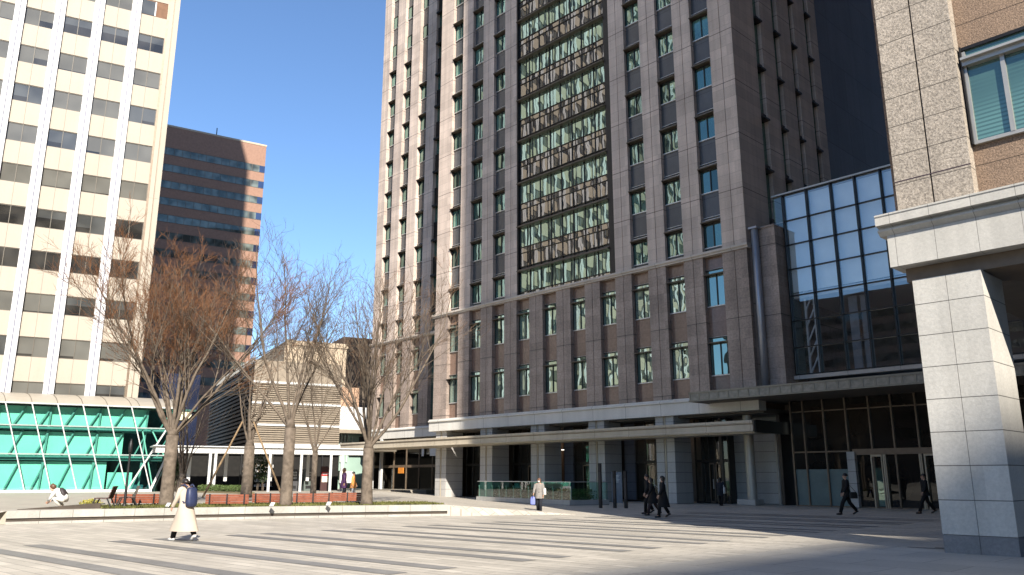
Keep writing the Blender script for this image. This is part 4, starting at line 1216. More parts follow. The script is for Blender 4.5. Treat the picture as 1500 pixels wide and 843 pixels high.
# ------------------------------------------------------------------ bare trees
def frame(d):
    ref = Vector((0, 0, 1)) if abs(d.z) < .9 else Vector((1, 0, 0))
    a = d.cross(ref).normalized()
    return a, d.cross(a).normalized()
def bare_tree(name, lab, loc, Ht, trunk_r, fork, n_limb, spread, seed, twig, dens=1.0, lean=(0, 0), twl=1.0, n2f=1.0, group='bare trees on the terrace'):
    r = random.Random(seed)
    t = thing(name, lab, 'tree', loc, 0, group)
    trunk = MB(); crown = MB(); tw_ = MB()
    if dens < .35: tw_ = crown
    trunk.smooth = crown.smooth = True
    top = Vector((lean[0] * .2, lean[1] * .2, fork))
    path = [Vector((0, 0, -.02)), Vector((0.01, 0, .15)), Vector((top.x * .4 + r.uniform(-.04, .04), top.y * .4, fork * .5)), top]
    trunk.tube(path, [trunk_r * 1.35, trunk_r * 1.02, trunk_r * .93, trunk_r * .9], 12)
    trunk.tube([top - Vector((0, 0, .05)), top + Vector((0, 0, .35))], [trunk_r * .9, trunk_r * .55], 12)
    def grow(mb, p, d, rad, L, nseg, up, jit, sides, tip=.35):
        pts = [p.copy()]; rs = [rad]
        for i in range(nseg):
            d = (d + Vector((r.gauss(0, jit), r.gauss(0, jit), r.gauss(0, jit) + up))).normalized()
            p = p + d * (L / nseg); pts.append(p.copy()); rs.append(rad * (1 - (1 - tip) * (i + 1) / nseg))
        mb.tube(pts, rs, sides, False)
        return pts, rs
    def side(pts, t0):
        f = t0 * (len(pts) - 1); i = min(int(f), len(pts) - 2)
        q = pts[i].lerp(pts[i + 1], f - i); dd = (pts[i + 1] - pts[i]).normalized()
        return q, dd, i
    def twigs(pts, L, cnt, lvl):
        for _ in range(cnt):
            q, dd, i = side(pts, r.uniform(.25, 1.0))
            a, b = frame(dd); an = r.random() * 6.283; ang = r.uniform(.35, .75)
            nd = (dd * math.cos(ang) + (a * math.cos(an) + b * math.sin(an)) * math.sin(ang)).normalized()
            l = L * r.uniform(.55, 1.15)
            ps, _ = grow(tw_, q, nd, .0055 if lvl else .0075, l, 2, .10, .10, 3, .45)
            if lvl == 0:
                twigs(ps, L * .62, max(1, int(3.2 * dens)), 1)
    for k in range(n_limb):
        az = 2 * math.pi * (k + r.uniform(-.3, .3)) / n_limb
        sp_ = spread * r.uniform(.45, 1.15) if k % 3 else spread * r.uniform(.15, .5)
        d = Vector((math.cos(az) * math.sin(sp_) + lean[0] * .12, math.sin(az) * math.sin(sp_) + lean[1] * .12, math.cos(sp_))).normalized()
        L = (Ht - fork) * r.uniform(.80, 1.0) / max(.72, math.cos(sp_ * .8))
        lr = trunk_r * r.uniform(.22, .35)
        p1, r1 = grow(crown, top + Vector((0, 0, r.uniform(-.25, .25))), d, lr, L, 8, .045, .065, 7, .12)
        n2 = max(2, int(11 * n2f * r.uniform(.85, 1.15)))
        for j in range(n2):
            t0 = .18 + .78 * (j + r.random()) / n2
            q, dd, i = side(p1, t0)
            a, b = frame(dd); an = r.random() * 6.283; ang = r.uniform(.4, .75)
            nd = (dd * math.cos(ang) + (a * math.cos(an) + b * math.sin(an)) * math.sin(ang) + Vector((0, 0, .15))).normalized()
            l2 = L * (.42 * (1 - t0) + .14) * r.uniform(.8, 1.2)
            p2, r2_ = grow(crown, q, nd, max(.010, r1[i] * .42), l2, 4, .05, .07, 5, .25)
            n3 = max(2, int(l2 * 4.2 * (n2f if n2f < 1 else 1)))
            for _ in range(n3):
                q3, d3, i3 = side(p2, r.uniform(.15, 1.0))
                a, b = frame(d3); an = r.random() * 6.283; ang = r.uniform(.35, .7)
                nd3 = (d3 * math.cos(ang) + (a * math.cos(an) + b * math.sin(an)) * math.sin(ang)).normalized()
                p3, _ = grow(crown, q3, nd3, max(.007, r2_[i3] * .5), max(.5, l2 * .45) * r.uniform(.7, 1.15), 3, .08, .08, 3, .4)
                twigs(p3, .62 * twl, int(3.4 * dens), 0)
        twigs(p1[-3:], .8 * twl, int(10 * dens), 0)
    trunk.build('trunk', MT['bark'], t); c = crown.build('crown', MT['bark'], t)
    if tw_ is not crown: tw_.build('twigs', twig, c)
    return t
bare_tree('bare_tree', 'largest bare tree, russet twigs fanned over the brown block, trunk behind the beige coat', (-35.19, 13.25, TZ), 11.0, .28, 2.9, 10, .80, 11, MT['twig_red'], 1.0)
bare_tree('bare_tree', 'tall bare tree with grey twigs against the sky, trunk between two benches', (-31.45, 16.75, TZ), 11.3, .25, 3.2, 7, .54, 12, MT['twig_grey'], .5)
bare_tree('bare_tree', 'rightmost bare tree, spreading across the tower\'s sunlit left wing', (-30.3, 19.96, TZ), 10.2, .25, 2.4, 9, .82, 13, MT['twig'], .58)
bare_tree('bare_tree', 'multi-stemmed bare tree just right of the largest trunk, at the end of the glass hall', (-43.0, 16.9, TZ), 7.2, .22, 1.0, 6, .30, 14, MT['twig'], .25, n2f=.6)
bare_tree('bare_tree', 'pruned bare tree held by two pale wooden props', (-46.3, 22.06, TZ), 8.2, .33, 3.0, 7, .36, 15, MT['twig'], .12, twl=.8, n2f=.35)
bare_tree('bare_tree', 'slim forked bare tree in front of the vending machines', (-43.57, 24.94, TZ), 9.6, .18, 2.6, 6, .5, 16, MT['twig_grey'], .3, n2f=.8)
for (ox, oy, tx, ty, lab) in ((-.9, -2.0, -.1, -.3, 'pale wooden prop pole leaning right against the pruned tree'), (.9, 2.1, .1, .3, 'pale wooden prop pole leaning left against the pruned tree')):
    m = MB(); m.tube([(ox, oy, 0), (tx, ty, 4.4)], [.065, .05], 8)
    o = m.build('tree_prop', MT['pole_wood'], None, loc=(-46.0, 21.7, TZ)); tag(o, lab, 'prop pole', 'props of the pruned tree')

# ------------------------------------------------------------------ benches, chairs, lamp
def bench(p, q, lab, hgt=.40, back=True):
    p = Vector(p); q = Vector(q); d = q - p; L = d.length
    rz = math.atan2(d.y, d.x)
    t = thing('park_bench', lab, 'bench', (*p, TZ), rz, 'red slatted benches on the lawn')
    m = MB()
    for k_ in range(4): m.box(0, L, .02 - .012 * k_, .055 - .012 * k_, .10 + k_ * .095, .185 + k_ * .095)
    m.build('backrest', MT['wood_red'], t)
    m = MB()
    for k_ in range(4): m.box(0, L, .10 + k_ * .11, .195 + k_ * .11, .20, .235)
    m.build('seat', MT['wood_red'], t)
    for x in (L * .10, L * .5, L * .90):
        m = MB(); m.box(x - .025, x + .025, -.005, .45, -.0, .04); m.box(x - .025, x + .025, .10, .15, .04, .20); m.box(x - .025, x + .025, .40, .45, .04, .20)
        m.box(x - .03, x + .03, -.035, -.022, .08, .49)
        m.build('frame', MT['iron'], t)
    return t
bench((-36.75, 11.55), (-35.35, 13.0), 'red slatted bench between the lamp post and the largest tree')
bench((-33.25, 14.1), (-32.15, 15.45), 'red slatted bench right of the beige-coated walker, nearest the kerb')
bench((-33.6, 16.3), (-32.5, 17.45), 'red slatted bench with a leaf shadow, left of the grey-twigged tree')
bench((-32.7, 17.75), (-31.8, 19.2), 'red slatted bench right of the grey-twigged tree trunk')
bench((-33.2, 19.8), (-32.2, 21.2), 'red slatted bench beside the purple and orange coats')

def chair(loc, rz, lab):
    t = thing('slatted_chair', lab, 'chair', (*loc, TZ), rz, 'dark slatted chairs on the lawn')
    m = MB()
    for k_ in range(5):
        z = .36 + k_ * .095; y = .24 + k_ * .03
        m.add([(-.32, y, z), (.32, y, z), (.32, y + .042, z + .085), (-.32, y + .042, z + .085), (-.32, y + .03, z - .01), (.32, y + .03, z - .01), (.32, y + .072, z + .075), (-.32, y + .072, z + .075)],
              [(3, 2, 1, 0), (4, 5, 6, 7), (0, 1, 5, 4), (1, 2, 6, 5), (2, 3, 7, 6), (3, 0, 4, 7)])
    m.build('backrest', MT['chair_wood'], t)
    m = MB()
    for k_ in range(4): m.box(-.32, .32, -.24 + k_ * .12, -.14 + k_ * .12, .35, .385)
    m.build('seat', MT['chair_wood'], t)
    for sx in (-.29, .29):
        m = MB(); m.beam((sx, -.2, .35), (sx, -.34, 0), .045); m.build('leg', MT['iron'], t)
        m = MB(); m.beam((sx, .22, .36), (sx, .40, 0), .045); m.build('leg', MT['iron'], t)
    m = MB(); m.box(-.3, .3, -.02, .02, .14, .17); m.build('stretcher', MT['iron'], t)
chair((-34.2, 10.45), R(-32), 'dark slatted chair turned away, standing nearer the crouching person')
chair((-34.9, 11.55), R(-12), 'dark slatted chair standing beside the lamp post')

lp = thing('street_lamp', 'slim dark lamp post with a small head in front of the glass hall', 'street lamp', (-34.45, 11.35, TZ))
m = MB(); m.tube([(0, 0, 0), (0, 0, 2.1)], [.055, .04], 10); m.tube([(0, 0, 0), (0, 0, .12)], [.10, .08], 10); m.build('post', MT['iron'], lp)
m = MB(); m.smooth = True; m.tube([(0, 0, 2.1), (0, 0, 2.16), (0, 0, 2.3), (0, 0, 2.5), (0, 0, 2.56), (0, 0, 2.68)], [.045, .07, .08, .07, .04, .03], 12); m.build('lamp_head', MT['iron'], lp)
for (x, y, lab) in ((-30.3, 13.95 + 1.6, 'small white label stake in the grass under the second bench'), (-29.55, 17.65, 'small white label stake in the grass under the right-hand benches'), (-32.6, 12.35, 'small white label stake in the grass just left of the walker')):
    m = MB(); m.box(-.015, .015, -.01, .01, 0, .1); m.add([(-.13, -.05, .05), (.13, -.02, .05), (.13, .06, .19), (-.13, .03, .19), (-.13, -.04, .04), (.13, -.01, .04), (.13, .07, .18), (-.13, .04, .18)],
        [(0, 1, 2, 3), (7, 6, 5, 4), (0, 4, 5, 1), (1, 5, 6, 2), (2, 6, 7, 3), (3, 7, 4, 0)])
    o = m.build('plant_label', MT['white_wall'], None, loc=(x, y, TZ)); tag(o, lab, 'plant label', 'plant labels on the lawn')

# ------------------------------------------------------------------ glass railing with planting, signs, posts
A = Vector((-43.93, 38.05)); B = Vector((-32.75, 35.6))
rl = thing('glass_railing', 'glass balustrade on a low stone plinth round the planting bed', 'railing', (*A, 0), math.atan2(B.y - A.y, B.x - A.x))
L = (B - A).length; W = 2.9
m = MB(); m.box(0, L, 0, .22, 0, .30); m.box(0, .22, .221, W, 0, .30); m.box(L - .22, L, .221, W, 0, .30); m.build('plinth', MT['block'], rl)
m = MB()
m.quad((0.05, .11, .32), (L - .05, .11, .32), (L - .05, .11, 1.32), (.05, .11, 1.32)); m.quad((L - .11, .15, .32), (L - .11, W, .32), (L - .11, W, 1.32), (L - .11, .15, 1.32)); m.quad((.11, .15, .32), (.11, W, .32), (.11, W, 1.32), (.11, .15, 1.32))
m.build('glass_panels', MT['g_clear'], rl)
m = MB(); m.box(0, L, .09, .14, 1.32, 1.36); m.box(L - .14, L - .09, .141, W, 1.32, 1.36); m.box(.09, .14, .141, W, 1.32, 1.36); m.build('top_rail', MT['silver'], rl)
n_ = 12
for q in range(n_ + 1):
    x = .12 + (L - .24) * q / n_
    m = MB(); m.box(x - .022, x + .022, .16, .20, .3, 1.08); m.box(x - .022, x + .022, .12, .16, .98, 1.08)
    m.build('post', MT['silver'], rl)
m = MB()
for i in range(20):
    leaf_cloud(m, (.6 + i * (L - 1.2) / 19, 1.5 + (i % 3) * .35, .55), .5, .6, .42, 190, .075, 60 + i)
hg = m.build('planting', MT['leaf'], None, loc=(*A, 0)); hg.rotation_euler = (0, 0, math.atan2(B.y - A.y, B.x - A.x)); tag(hg, 'clumps of green shrubs growing behind the glass balustrade', 'shrubs')

sg = thing('sign_pillar', 'grey upright information slab between the dark posts', 'sign', (-34.1, 41.6, 0), R(40))
m = MB(); m.box(-.33, .33, -.06, .06, 0, 1.95); m.build('slab', plain('grey_blue_slab', (0.20, 0.205, 0.225), 0.45), sg)
m = MB()
for q in range(6): m.box(-.26, .20 - .05 * (q % 3), -.066, -.0605, 1.72 - q * .085, 1.745 - q * .085)
m.build('text_lines', MT['silver'], sg)
for x, y, h, lab in ((-29.06, 34.04, 2.35, 'tallest of the three dark square posts, the left one'), (-28.45, 34.5, 1.95, 'shorter dark square post between the other two posts'), (-27.85, 34.7, 1.95, 'shorter dark square post standing right of the grey information slab')):
    t = thing('dark_post', lab, 'post', (x, y, 0), R(15), 'dark square posts on the plaza')
    m = MB(); m.box(-.075, .075, -.075, .075, 0, h); m.build('shaft', MT['iron'], t)
    m = MB(); m.box(-.06, .06, -.079, -.0755, h * .25, h * .8); m.build('face_panel', plain('post_panel', (0.035, 0.035, 0.04), 0.3), t)

# ------------------------------------------------------------------ PEOPLE
def skin_body(name, verts, edges, radii, root, mat, parent, sub=1):
    me = bpy.data.meshes.new(name); me.from_pydata(verts, edges, []); me.update()
    tmp = bpy.data.objects.new('tmp_skin', me); col.objects.link(tmp)
    md = tmp.modifiers.new('skin', 'SKIN'); md.use_smooth_shade = True
    for i, r_ in enumerate(radii):
        me.skin_vertices[0].data[i].radius = (r_[0], r_[1]) if isinstance(r_, tuple) else (r_, r_)
        me.skin_vertices[0].data[i].use_root = (i == root)
    sd = tmp.modifiers.new('sub', 'SUBSURF'); sd.levels = sub; sd.render_levels = sub
    dg = bpy.context.evaluated_depsgraph_get(); dg.update()
    out = bpy.data.meshes.new_from_object(tmp.evaluated_get(dg))
    out.materials.clear(); out.materials.append(mat); out.name = name
    bpy.data.objects.remove(tmp); bpy.data.meshes.remove(me)
    return inst(name, out, parent)

SKIN = plain('skin', (0.50, 0.30, 0.21), 0.55, 0.35, 0.0, 0.05)
BLACKHAIR = plain('dark_hair', (0.018, 0.014, 0.012), 0.4, 0.4, 0.0, 0.3, 20)
BROWNHAIR = plain('brown_hair', (0.10, 0.05, 0.028), 0.45, 0.4, 0.0, 0.3, 20)
BLACKCLOTH = plain('black_cloth', (0.010, 0.010, 0.011), 0.8, 0.2, 0.0, 0.3, 5)
NAVYCLOTH = plain('dark_navy_cloth', (0.014, 0.016, 0.022), 0.8, 0.2, 0.0, 0.3, 5)
SHOE = plain('black_shoe', (0.012, 0.011, 0.010), 0.35, 0.5)
WHITE = plain('white_cloth', (0.52, 0.51, 0.49), 0.7, 0.2, 0.0, 0.05)

def person(lab, loc, head, Ht=1.62, stride=.55, upper=BLACKCLOTH, hem=.90, flare=1.0, legs=BLACKCLOTH, hair=BLACKHAIR, longhair=False,
           shoes=SHOE, mask=False, arms=(.25, -.25), phase=1, lean=.03, elbow=.25, group='people on the plaza', bow=0.0):
    s = Ht / 1.70
    t = thing('person', lab, 'person', loc, math.atan2(-head[0], head[1]), group)
    S = lambda x, y, z: (x * s, y * s, z * s)
    Y = lambda z: lean * max(0, (z - .9))          # forward lean
    f = stride / 2 * phase
    hipL, hipR = (-.09, 0, .90), (.09, 0, .90)
    def leg(sx, fy):
        back = fy < 0
        ank = (sx * .09, fy, .085 + (.10 if back and stride > .3 else 0))
        kn = (sx * .092, fy * .5 + .06, .49)
        toe = (sx * .105, fy + (.14 if not back or stride < .3 else .11), .03 if not (back and stride > .3) else .035)
        return kn, ank, toe
    kL, aL, tL = leg(-1, f); kR, aR, tR = leg(1, -f)
    shz = 1.385
    shL, shR = (-.175, Y(shz), shz), (.175, Y(shz), shz)
    def arm(sx, sw):
        e = (sx * .225, Y(1.15) + math.sin(sw) * .27, shz - math.cos(sw) * .275)
        sw2 = sw + elbow
        w = (sx * .225, e[1] + math.sin(sw2) * .25, e[2] - math.cos(sw2) * .245)
        return e, w, sw2
    eL, wL, qL = arm(-1, arms[0]); eR, wR, qR = arm(1, arms[1])
    hd = (0, Y(1.58) + .015 + bow * .05, 1.575 - bow * .03)
    V = [(0, 0, .95), (0, Y(1.08), 1.08), (0, Y(1.28), 1.28), (0, Y(1.42), 1.415), (0, Y(1.48), 1.475), (hd[0], hd[1], hd[2] - .045), (hd[0], hd[1] - .01, hd[2] + .035), (hd[0], hd[1] - .015, hd[2] + .095),
         (hd[0], hd[1] + .085, hd[2] - .01), hipL, kL, aL, tL, hipR, kR, aR, tR, shL, eL, wL, shR, eR, wR, (-.078, hd[1], hd[2]), (.078, hd[1], hd[2])]
    E = [(0, 1), (1, 2), (2, 3), (3, 4), (4, 5), (5, 6), (6, 7), (5, 8), (0, 9), (9, 10), (10, 11), (11, 12), (0, 13), (13, 14), (14, 15), (15, 16), (3, 17), (17, 18), (18, 19), (3, 20), (20, 21), (21, 22), (6, 23), (6, 24)]
    RD = [(.13, .10), (.12, .09), (.13, .10), (.07, .07), (.05, .05), (.065, .075), (.078, .092), (.05, .06), (.014, .014), .085, .055, .04, .03, .085, .055, .04, .03, .055, .042, .03, .055, .042, .03, (.012, .02), (.012, .02)]
    for (wi, sx, q) in ((19, -1, qL), (22, 1, qR)):
        w = Vector(V[wi]); dn = Vector((0, math.sin(q), -math.cos(q))); fw = Vector((0, math.cos(q), math.sin(q)))
        b0 = len(V); V.append(tuple(w + dn * .055)); E.append((wi, b0)); RD.append((.022, .032))
        for k_, (o_, l_) in enumerate(((-.03, .07), (-.011, .082), (.009, .078), (.028, .06))):
            a_ = w + dn * .085 + fw * o_; V.append(tuple(a_)); V.append(tuple(a_ + dn * l_ * .5)); V.append(tuple(a_ + dn * l_ * .9 + Vector((-sx * .02, 0, 0))))
            n0 = len(V) - 3; E += [(b0, n0), (n0, n0 + 1), (n0 + 1, n0 + 2)]; RD += [.009, .0085, .007]
        a_ = w + dn * .045 + fw * .035; V.append(tuple(a_)); V.append(tuple(a_ + dn * .04 + fw * .02)); n0 = len(V) - 2
        E += [(b0, n0), (n0, n0 + 1)]; RD += [.010, .008]
    V = [S(*v) for v in V]
    RD = [(r_[0] * s, r_[1] * s) if isinstance(r_, tuple) else r_ * s for r_ in RD]
    skin_body('body', V, E, RD, 0, SKIN, t)
    # trousers
    m = MB(); m.smooth = True
    for (h_, k_, a_) in ((hipL, kL, aL), (hipR, kR, aR)):
        m.tube([S(h_[0] * .9, h_[1], h_[2] + .06), S(*h_), S(*k_), S(a_[0], a_[1], a_[2] + .0)], [.10 * s, .105 * s, .078 * s, .068 * s], 10)
    m.tube([S(0, 0, 1.04), S(0, 0, .86)], [.145 * s, .15 * s], 12)
    m.build('trousers', legs, t)
    # shoes
    for (a_, tt) in ((aL, tL), (aR, tR)):
        m = MB(); m.smooth = True
        hz = max(.0, a_[2] - .085)
        m.tube([S(a_[0], a_[1] - .075, .045 + hz), S(a_[0], a_[1], .05 + hz * .9), S((a_[0] + tt[0]) / 2, (a_[1] + tt[1]) / 2 + .01, .042 + hz * .4), S(tt[0], tt[1] + .04, .034)], [.034 * s, .047 * s, .044 * s, .03 * s], 8)
        m.build('shoe', shoes, t)
    # coat
    m = MB(); m.smooth = True
    def ring(z, rx, ry, cy=0.0, n=18, wob=0.0):
        return [S(rx * math.cos(2 * math.pi * i / n) * (1 + wob * math.sin(3 * 2 * math.pi * i / n + z * 4)), cy + Y(z) + ry * math.sin(2 * math.pi * i / n) * (1 + wob * math.cos(5 * 2 * math.pi * i / n)), z) for i in range(n)]
    rings = [ring(1.465, .062, .065), ring(1.43, .10, .085), ring(1.395, .19, .10), ring(1.32, .215, .125), ring(1.18, .195, .13), ring(1.05, .185, .13)]
    z = .98; fl = .19
    while z > hem:
        k_ = (1.0 - z); rings.append(ring(z, .19 + .12 * k_ * flare, .145 + .22 * k_ * flare + (stride * .18 * k_ if hem < .7 else 0), -.02 * k_, wob=.04 * k_ * 2)); z -= .13
    k_ = 1.0 - hem; rings.append(ring(hem, .19 + .12 * k_ * flare, .145 + .22 * k_ * flare + (stride * .18 * k_ if hem < .7 else 0), -.02 * k_, wob=.05))
    m.loft(rings, False)
    for (sh_, e_, w_) in ((shL, eL, wL), (shR, eR, wR)):
        m.tube([S(sh_[0] * .8, sh_[1], sh_[2] + .0), S(*sh_), S(*e_), S(*w_)], [.075 * s, .08 * s, .062 * s, .05 * s], 10, False)
    m.build('coat', upper, t)
    # hair
    m = MB(); m.smooth = True
    hc = hd
    rr = []
    for q in range(6):
        a_ = q / 5 * 1.75
        rr.append([S(hc[0] + .098 * math.sin(max(.05, a_)) * math.cos(2 * math.pi * i / 12), hc[1] - .028 + .112 * math.sin(max(.05, a_)) * math.sin(2 * math.pi * i / 12) - (.02 if a_ > 1.2 else 0), hc[2] + .03 + .112 * math.cos(a_)) for i in range(12)])
    if longhair:
        rr.append([S(hc[0] + .095 * math.cos(2 * math.pi * i / 12), hc[1] - .055 + .07 * math.sin(2 * math.pi * i / 12), hc[2] - .10) for i in range(12)])
        rr.append([S(hc[0] + .085 * math.cos(2 * math.pi * i / 12), hc[1] - .055 + .055 * math.sin(2 * math.pi * i / 12), hc[2] - .19) for i in range(12)])
    m.loft(rr); m.build('hair', hair, t)
    # face details
    m = MB()
    for sx in (-1, 1): m.tube([S(sx * .03, hd[1] + .068, hd[2] + .015), S(sx * .03, hd[1] + .082, hd[2] + .015)], .009 * s, 6)
    m.build('eyes', SHOE, t)
    if mask:
        m = MB(); m.smooth = True
        m.loft([[S(.066 * math.cos(a_), hd[1] + .012 + .085 * math.sin(a_), hd[2] + dz) for a_ in [math.pi * (.1 + .8 * i / 8) for i in range(9)]] + [S(.060 * math.cos(a_), hd[1] + .008 + .075 * math.sin(a_), hd[2] + dz) for a_ in [math.pi * (.9 - .8 * i / 8) for i in range(9)]] for dz in (-.075, -.03, -.002)])
        m.build('face_mask', WHITE, t)
    else:
        m = MB(); m.box(-.022 * s, .022 * s, (hd[1] + .062) * s, (hd[1] + .079) * s, (hd[2] - .054) * s, (hd[2] - .046) * s); m.build('mouth', plain('lips', (0.35, 0.13, 0.11), 0.5), t)
    t['_wr'] = list(S(*wR)); t['_wl'] = list(S(*wL)); t['_s'] = s
    return t

def held(t, name, lab, cat, mb, mats, off=(0, 0, 0)):
    """thing carried by a person: its own top-level object at the person's place"""
    (px, py, pz), rz = TF[t.name]
    o = mb.build(name, mats, None, loc=(px, py, pz)); o.rotation_euler = (0, 0, rz)
    tag(o, lab, cat); return o
def bagmesh(c, w, d, h, strap=None, r=.012):
    m = MB(); m.smooth = False
    x, y, z = c
    rings = []
    for k_, (zz, sc_) in enumerate(((z - h, .86), (z - h * .92, 1.0), (z - h * .3, .98), (z - .02, .8), (z, .72))):
        rings.append([(x + w / 2 * sc_ * math.copysign(abs(math.cos(a)) ** .6, math.cos(a)), y + d / 2 * sc_ * math.copysign(abs(math.sin(a)) ** .6, math.sin(a)), zz) for a in [2 * math.pi * i / 14 for i in range(14)]])
    m.loft(rings)
    if strap: m.tube(strap, r, 6)
    return m

# walker in the beige coat with a blue backpack
P = (-21.5, 8.62, 0)
hx = Vector((-0.97, -0.25)).normalized()
COAT = plain('cream_coat', (0.43, 0.36, 0.29), 0.75, 0.2, 0.0, 0.04)
pA = person('woman in a long cream coat striding left with a navy backpack', P, hx, 1.60, .66, COAT, .27, 1.5, BLACKCLOTH, BLACKHAIR, False, WHITE, arms=(.35, .15), phase=1, lean=.12, bow=1.2)
m = MB(); m.smooth = True
bk = []
for zz, w_, d_ in ((1.35, .09, .045), (1.30, .135, .08), (1.15, .15, .10), (.99, .155, .105), (.88, .14, .09), (.85, .08, .05)):
    bk.append([(w_ * math.copysign(abs(math.cos(a)) ** .7, math.cos(a)), -.20 + .05 * (zz - .9) + d_ * math.copysign(abs(math.sin(a)) ** .7, math.sin(a)), zz) for a in [2 * math.pi * i / 16 for i in range(16)]])
m.loft(bk)
for sx in (-1, 1):
    m.tube([(sx * .10, -.13, 1.36), (sx * .12, -.02, 1.42), (sx * .125, .09, 1.38), (sx * .13, .14, 1.25), (sx * .15, .08, 1.08), (sx * .13, -.10, .95)], .022, 6)
m.tube([(-.04, -.16, 1.36), (0, -.17, 1.42), (.04, -.16, 1.36)], .012, 6)
held(pA, 'backpack', 'navy backpack worn over the cream coat', 'backpack', m, plain('navy_nylon', (0.020, 0.028, 0.070), 0.5, 0.4, 0.0, 0.2, 6))
# grey coat woman coming forward
pB = person('woman in a grey coat with brown hair standing in the sun by the glass balustrade', (-26.62, 26.88, 0), Vector((.55, -.83)), 1.57, .28, plain('grey_tweed', (0.20, 0.185, 0.17), 0.85, 0.1, 0.0, 0.2, 14), .72, 1.0, NAVYCLOTH, BROWNHAIR, True, SHOE, mask=True, arms=(.1, .5))
held(pB, 'shopping_bag', 'blue bag hanging at the grey-coated woman\'s hand', 'bag', bagmesh((.27, .16, .74), .22, .1, .34, [(.25, .16, .73), (.24, .14, .82), (.29, .16, .73)]), plain('blue_bag', (0.16, 0.19, 0.50), 0.6))
held(pB, 'tote_bag', 'white tote bag on the grey-coated woman\'s shoulder', 'bag', bagmesh((-.26, -.02, 1.12), .12, .24, .30, [(-.22, .06, 1.12), (-.18, .03, 1.36), (-.24, -.08, 1.12)]), WHITE)
# shaded group
PC_, PD_, PE_ = (-20.4, 27.85, 0), (-21.75, 29.0, 0), (-22.85, 30.1, 0)
def cw_(x, y): return Vector((x, y))
LEFTW = Vector((-.687, -.727 * -1 * -1)).normalized()       # screen-left direction in the tower frame
LEFTW = Vector((-math.cos(R(46.617)), -math.sin(R(46.617))))
def gpt(x, y): return (x, y, 0)
pC = person('woman in a long black coat and white mask walking left at the shadow edge', PC_, LEFTW, 1.66, .45, BLACKCLOTH, .42, .7, BLACKCLOTH, BLACKHAIR, True, SHOE, mask=True, arms=(.3, .1))
pD = person('person in a dark coat and pleated skirt with a white shoulder bag, walking left', PD_, LEFTW, 1.58, .6, BLACKCLOTH, .55, 1.3, plain('dark_plum_cloth', (0.030, 0.018, 0.020), 0.8), BLACKHAIR, True, SHOE, arms=(.4, -.2), lean=.18)
held(pD, 'handbag', 'white handbag swinging behind the person in the pleated skirt', 'bag', bagmesh((-.05, -.34, .98), .12, .30, .26, [(-.05, -.24, .97), (-.16, .0, 1.36), (-.08, -.36, .97)]), WHITE)
pE = person('man in a black suit with a pale collar walking ahead of the pleated skirt', PE_, LEFTW, 1.74, .35, BLACKCLOTH, .78, .6, BLACKCLOTH, BLACKHAIR, arms=(.2, .0), lean=.10)
pF = person('distant person in a dark coat with a white bag near the tower\'s last column', (-26.4, 41.6, 0), Vector((-.2, .95)), 1.60, .22, NAVYCLOTH, .62, .6, BLACKCLOTH, BLACKHAIR, True, SHOE, arms=(.1, -.1))
held(pF, 'tote_bag', 'white tote bag on the distant person\'s right shoulder', 'bag', bagmesh((.26, -.02, 1.05), .10, .26, .36, [(.24, .08, 1.05), (.19, .02, 1.36), (.24, -.10, 1.05)]), WHITE)
pG = person('man in a dark coat striding left past the frosted entrance glass', (-16.3, 35.8, 0), LEFTW, 1.78, .75, BLACKCLOTH, .74, .7, BLACKCLOTH, BLACKHAIR, arms=(.3, .1))
held(pG, 'briefcase', 'black shoulder bag carried by the man at the entrance', 'bag', bagmesh((-.26, -.18, .98), .10, .36, .28, [(-.24, -.05, .97), (-.19, .02, 1.38), (-.24, -.3, .97)]), SHOE)
pH = person('dark-suited man stepping out beside the white stone pier', (-14.3, 39.4, 0), LEFTW, 1.76, .75, BLACKCLOTH, .76, .6, BLACKCLOTH, BLACKHAIR, arms=(.3, -.3))
# near the benches
PI_, PJ_ = (-39.2, 24.3, TZ), (-38.1, 24.2, TZ)
pI = person('person in a purple coat by the right-hand bench', PI_, Vector((.2, .9)), 1.66, .2, plain('purple_coat', (0.075, 0.03, 0.09), 0.8), .60, .6, NAVYCLOTH, BROWNHAIR, True)
pJ = person('person in an orange jacket and white trousers by the right-hand bench', PJ_, Vector((.5, .8)), 1.45, .2, plain('orange_jacket', (0.62, 0.26, 0.07), 0.7), .70, .8, plain('white_trousers', (0.55, 0.55, 0.56), 0.8), BLACKHAIR, False)
pK = person('person in dark clothes standing under the covered walk right of the grey-twigged tree', (-50.5, 27.0, TZ), Vector((.6, -.8)), 1.62, .15, NAVYCLOTH, .70, .6, plain('pale_trousers', (0.35, 0.35, 0.36), 0.8), BLACKHAIR, False)

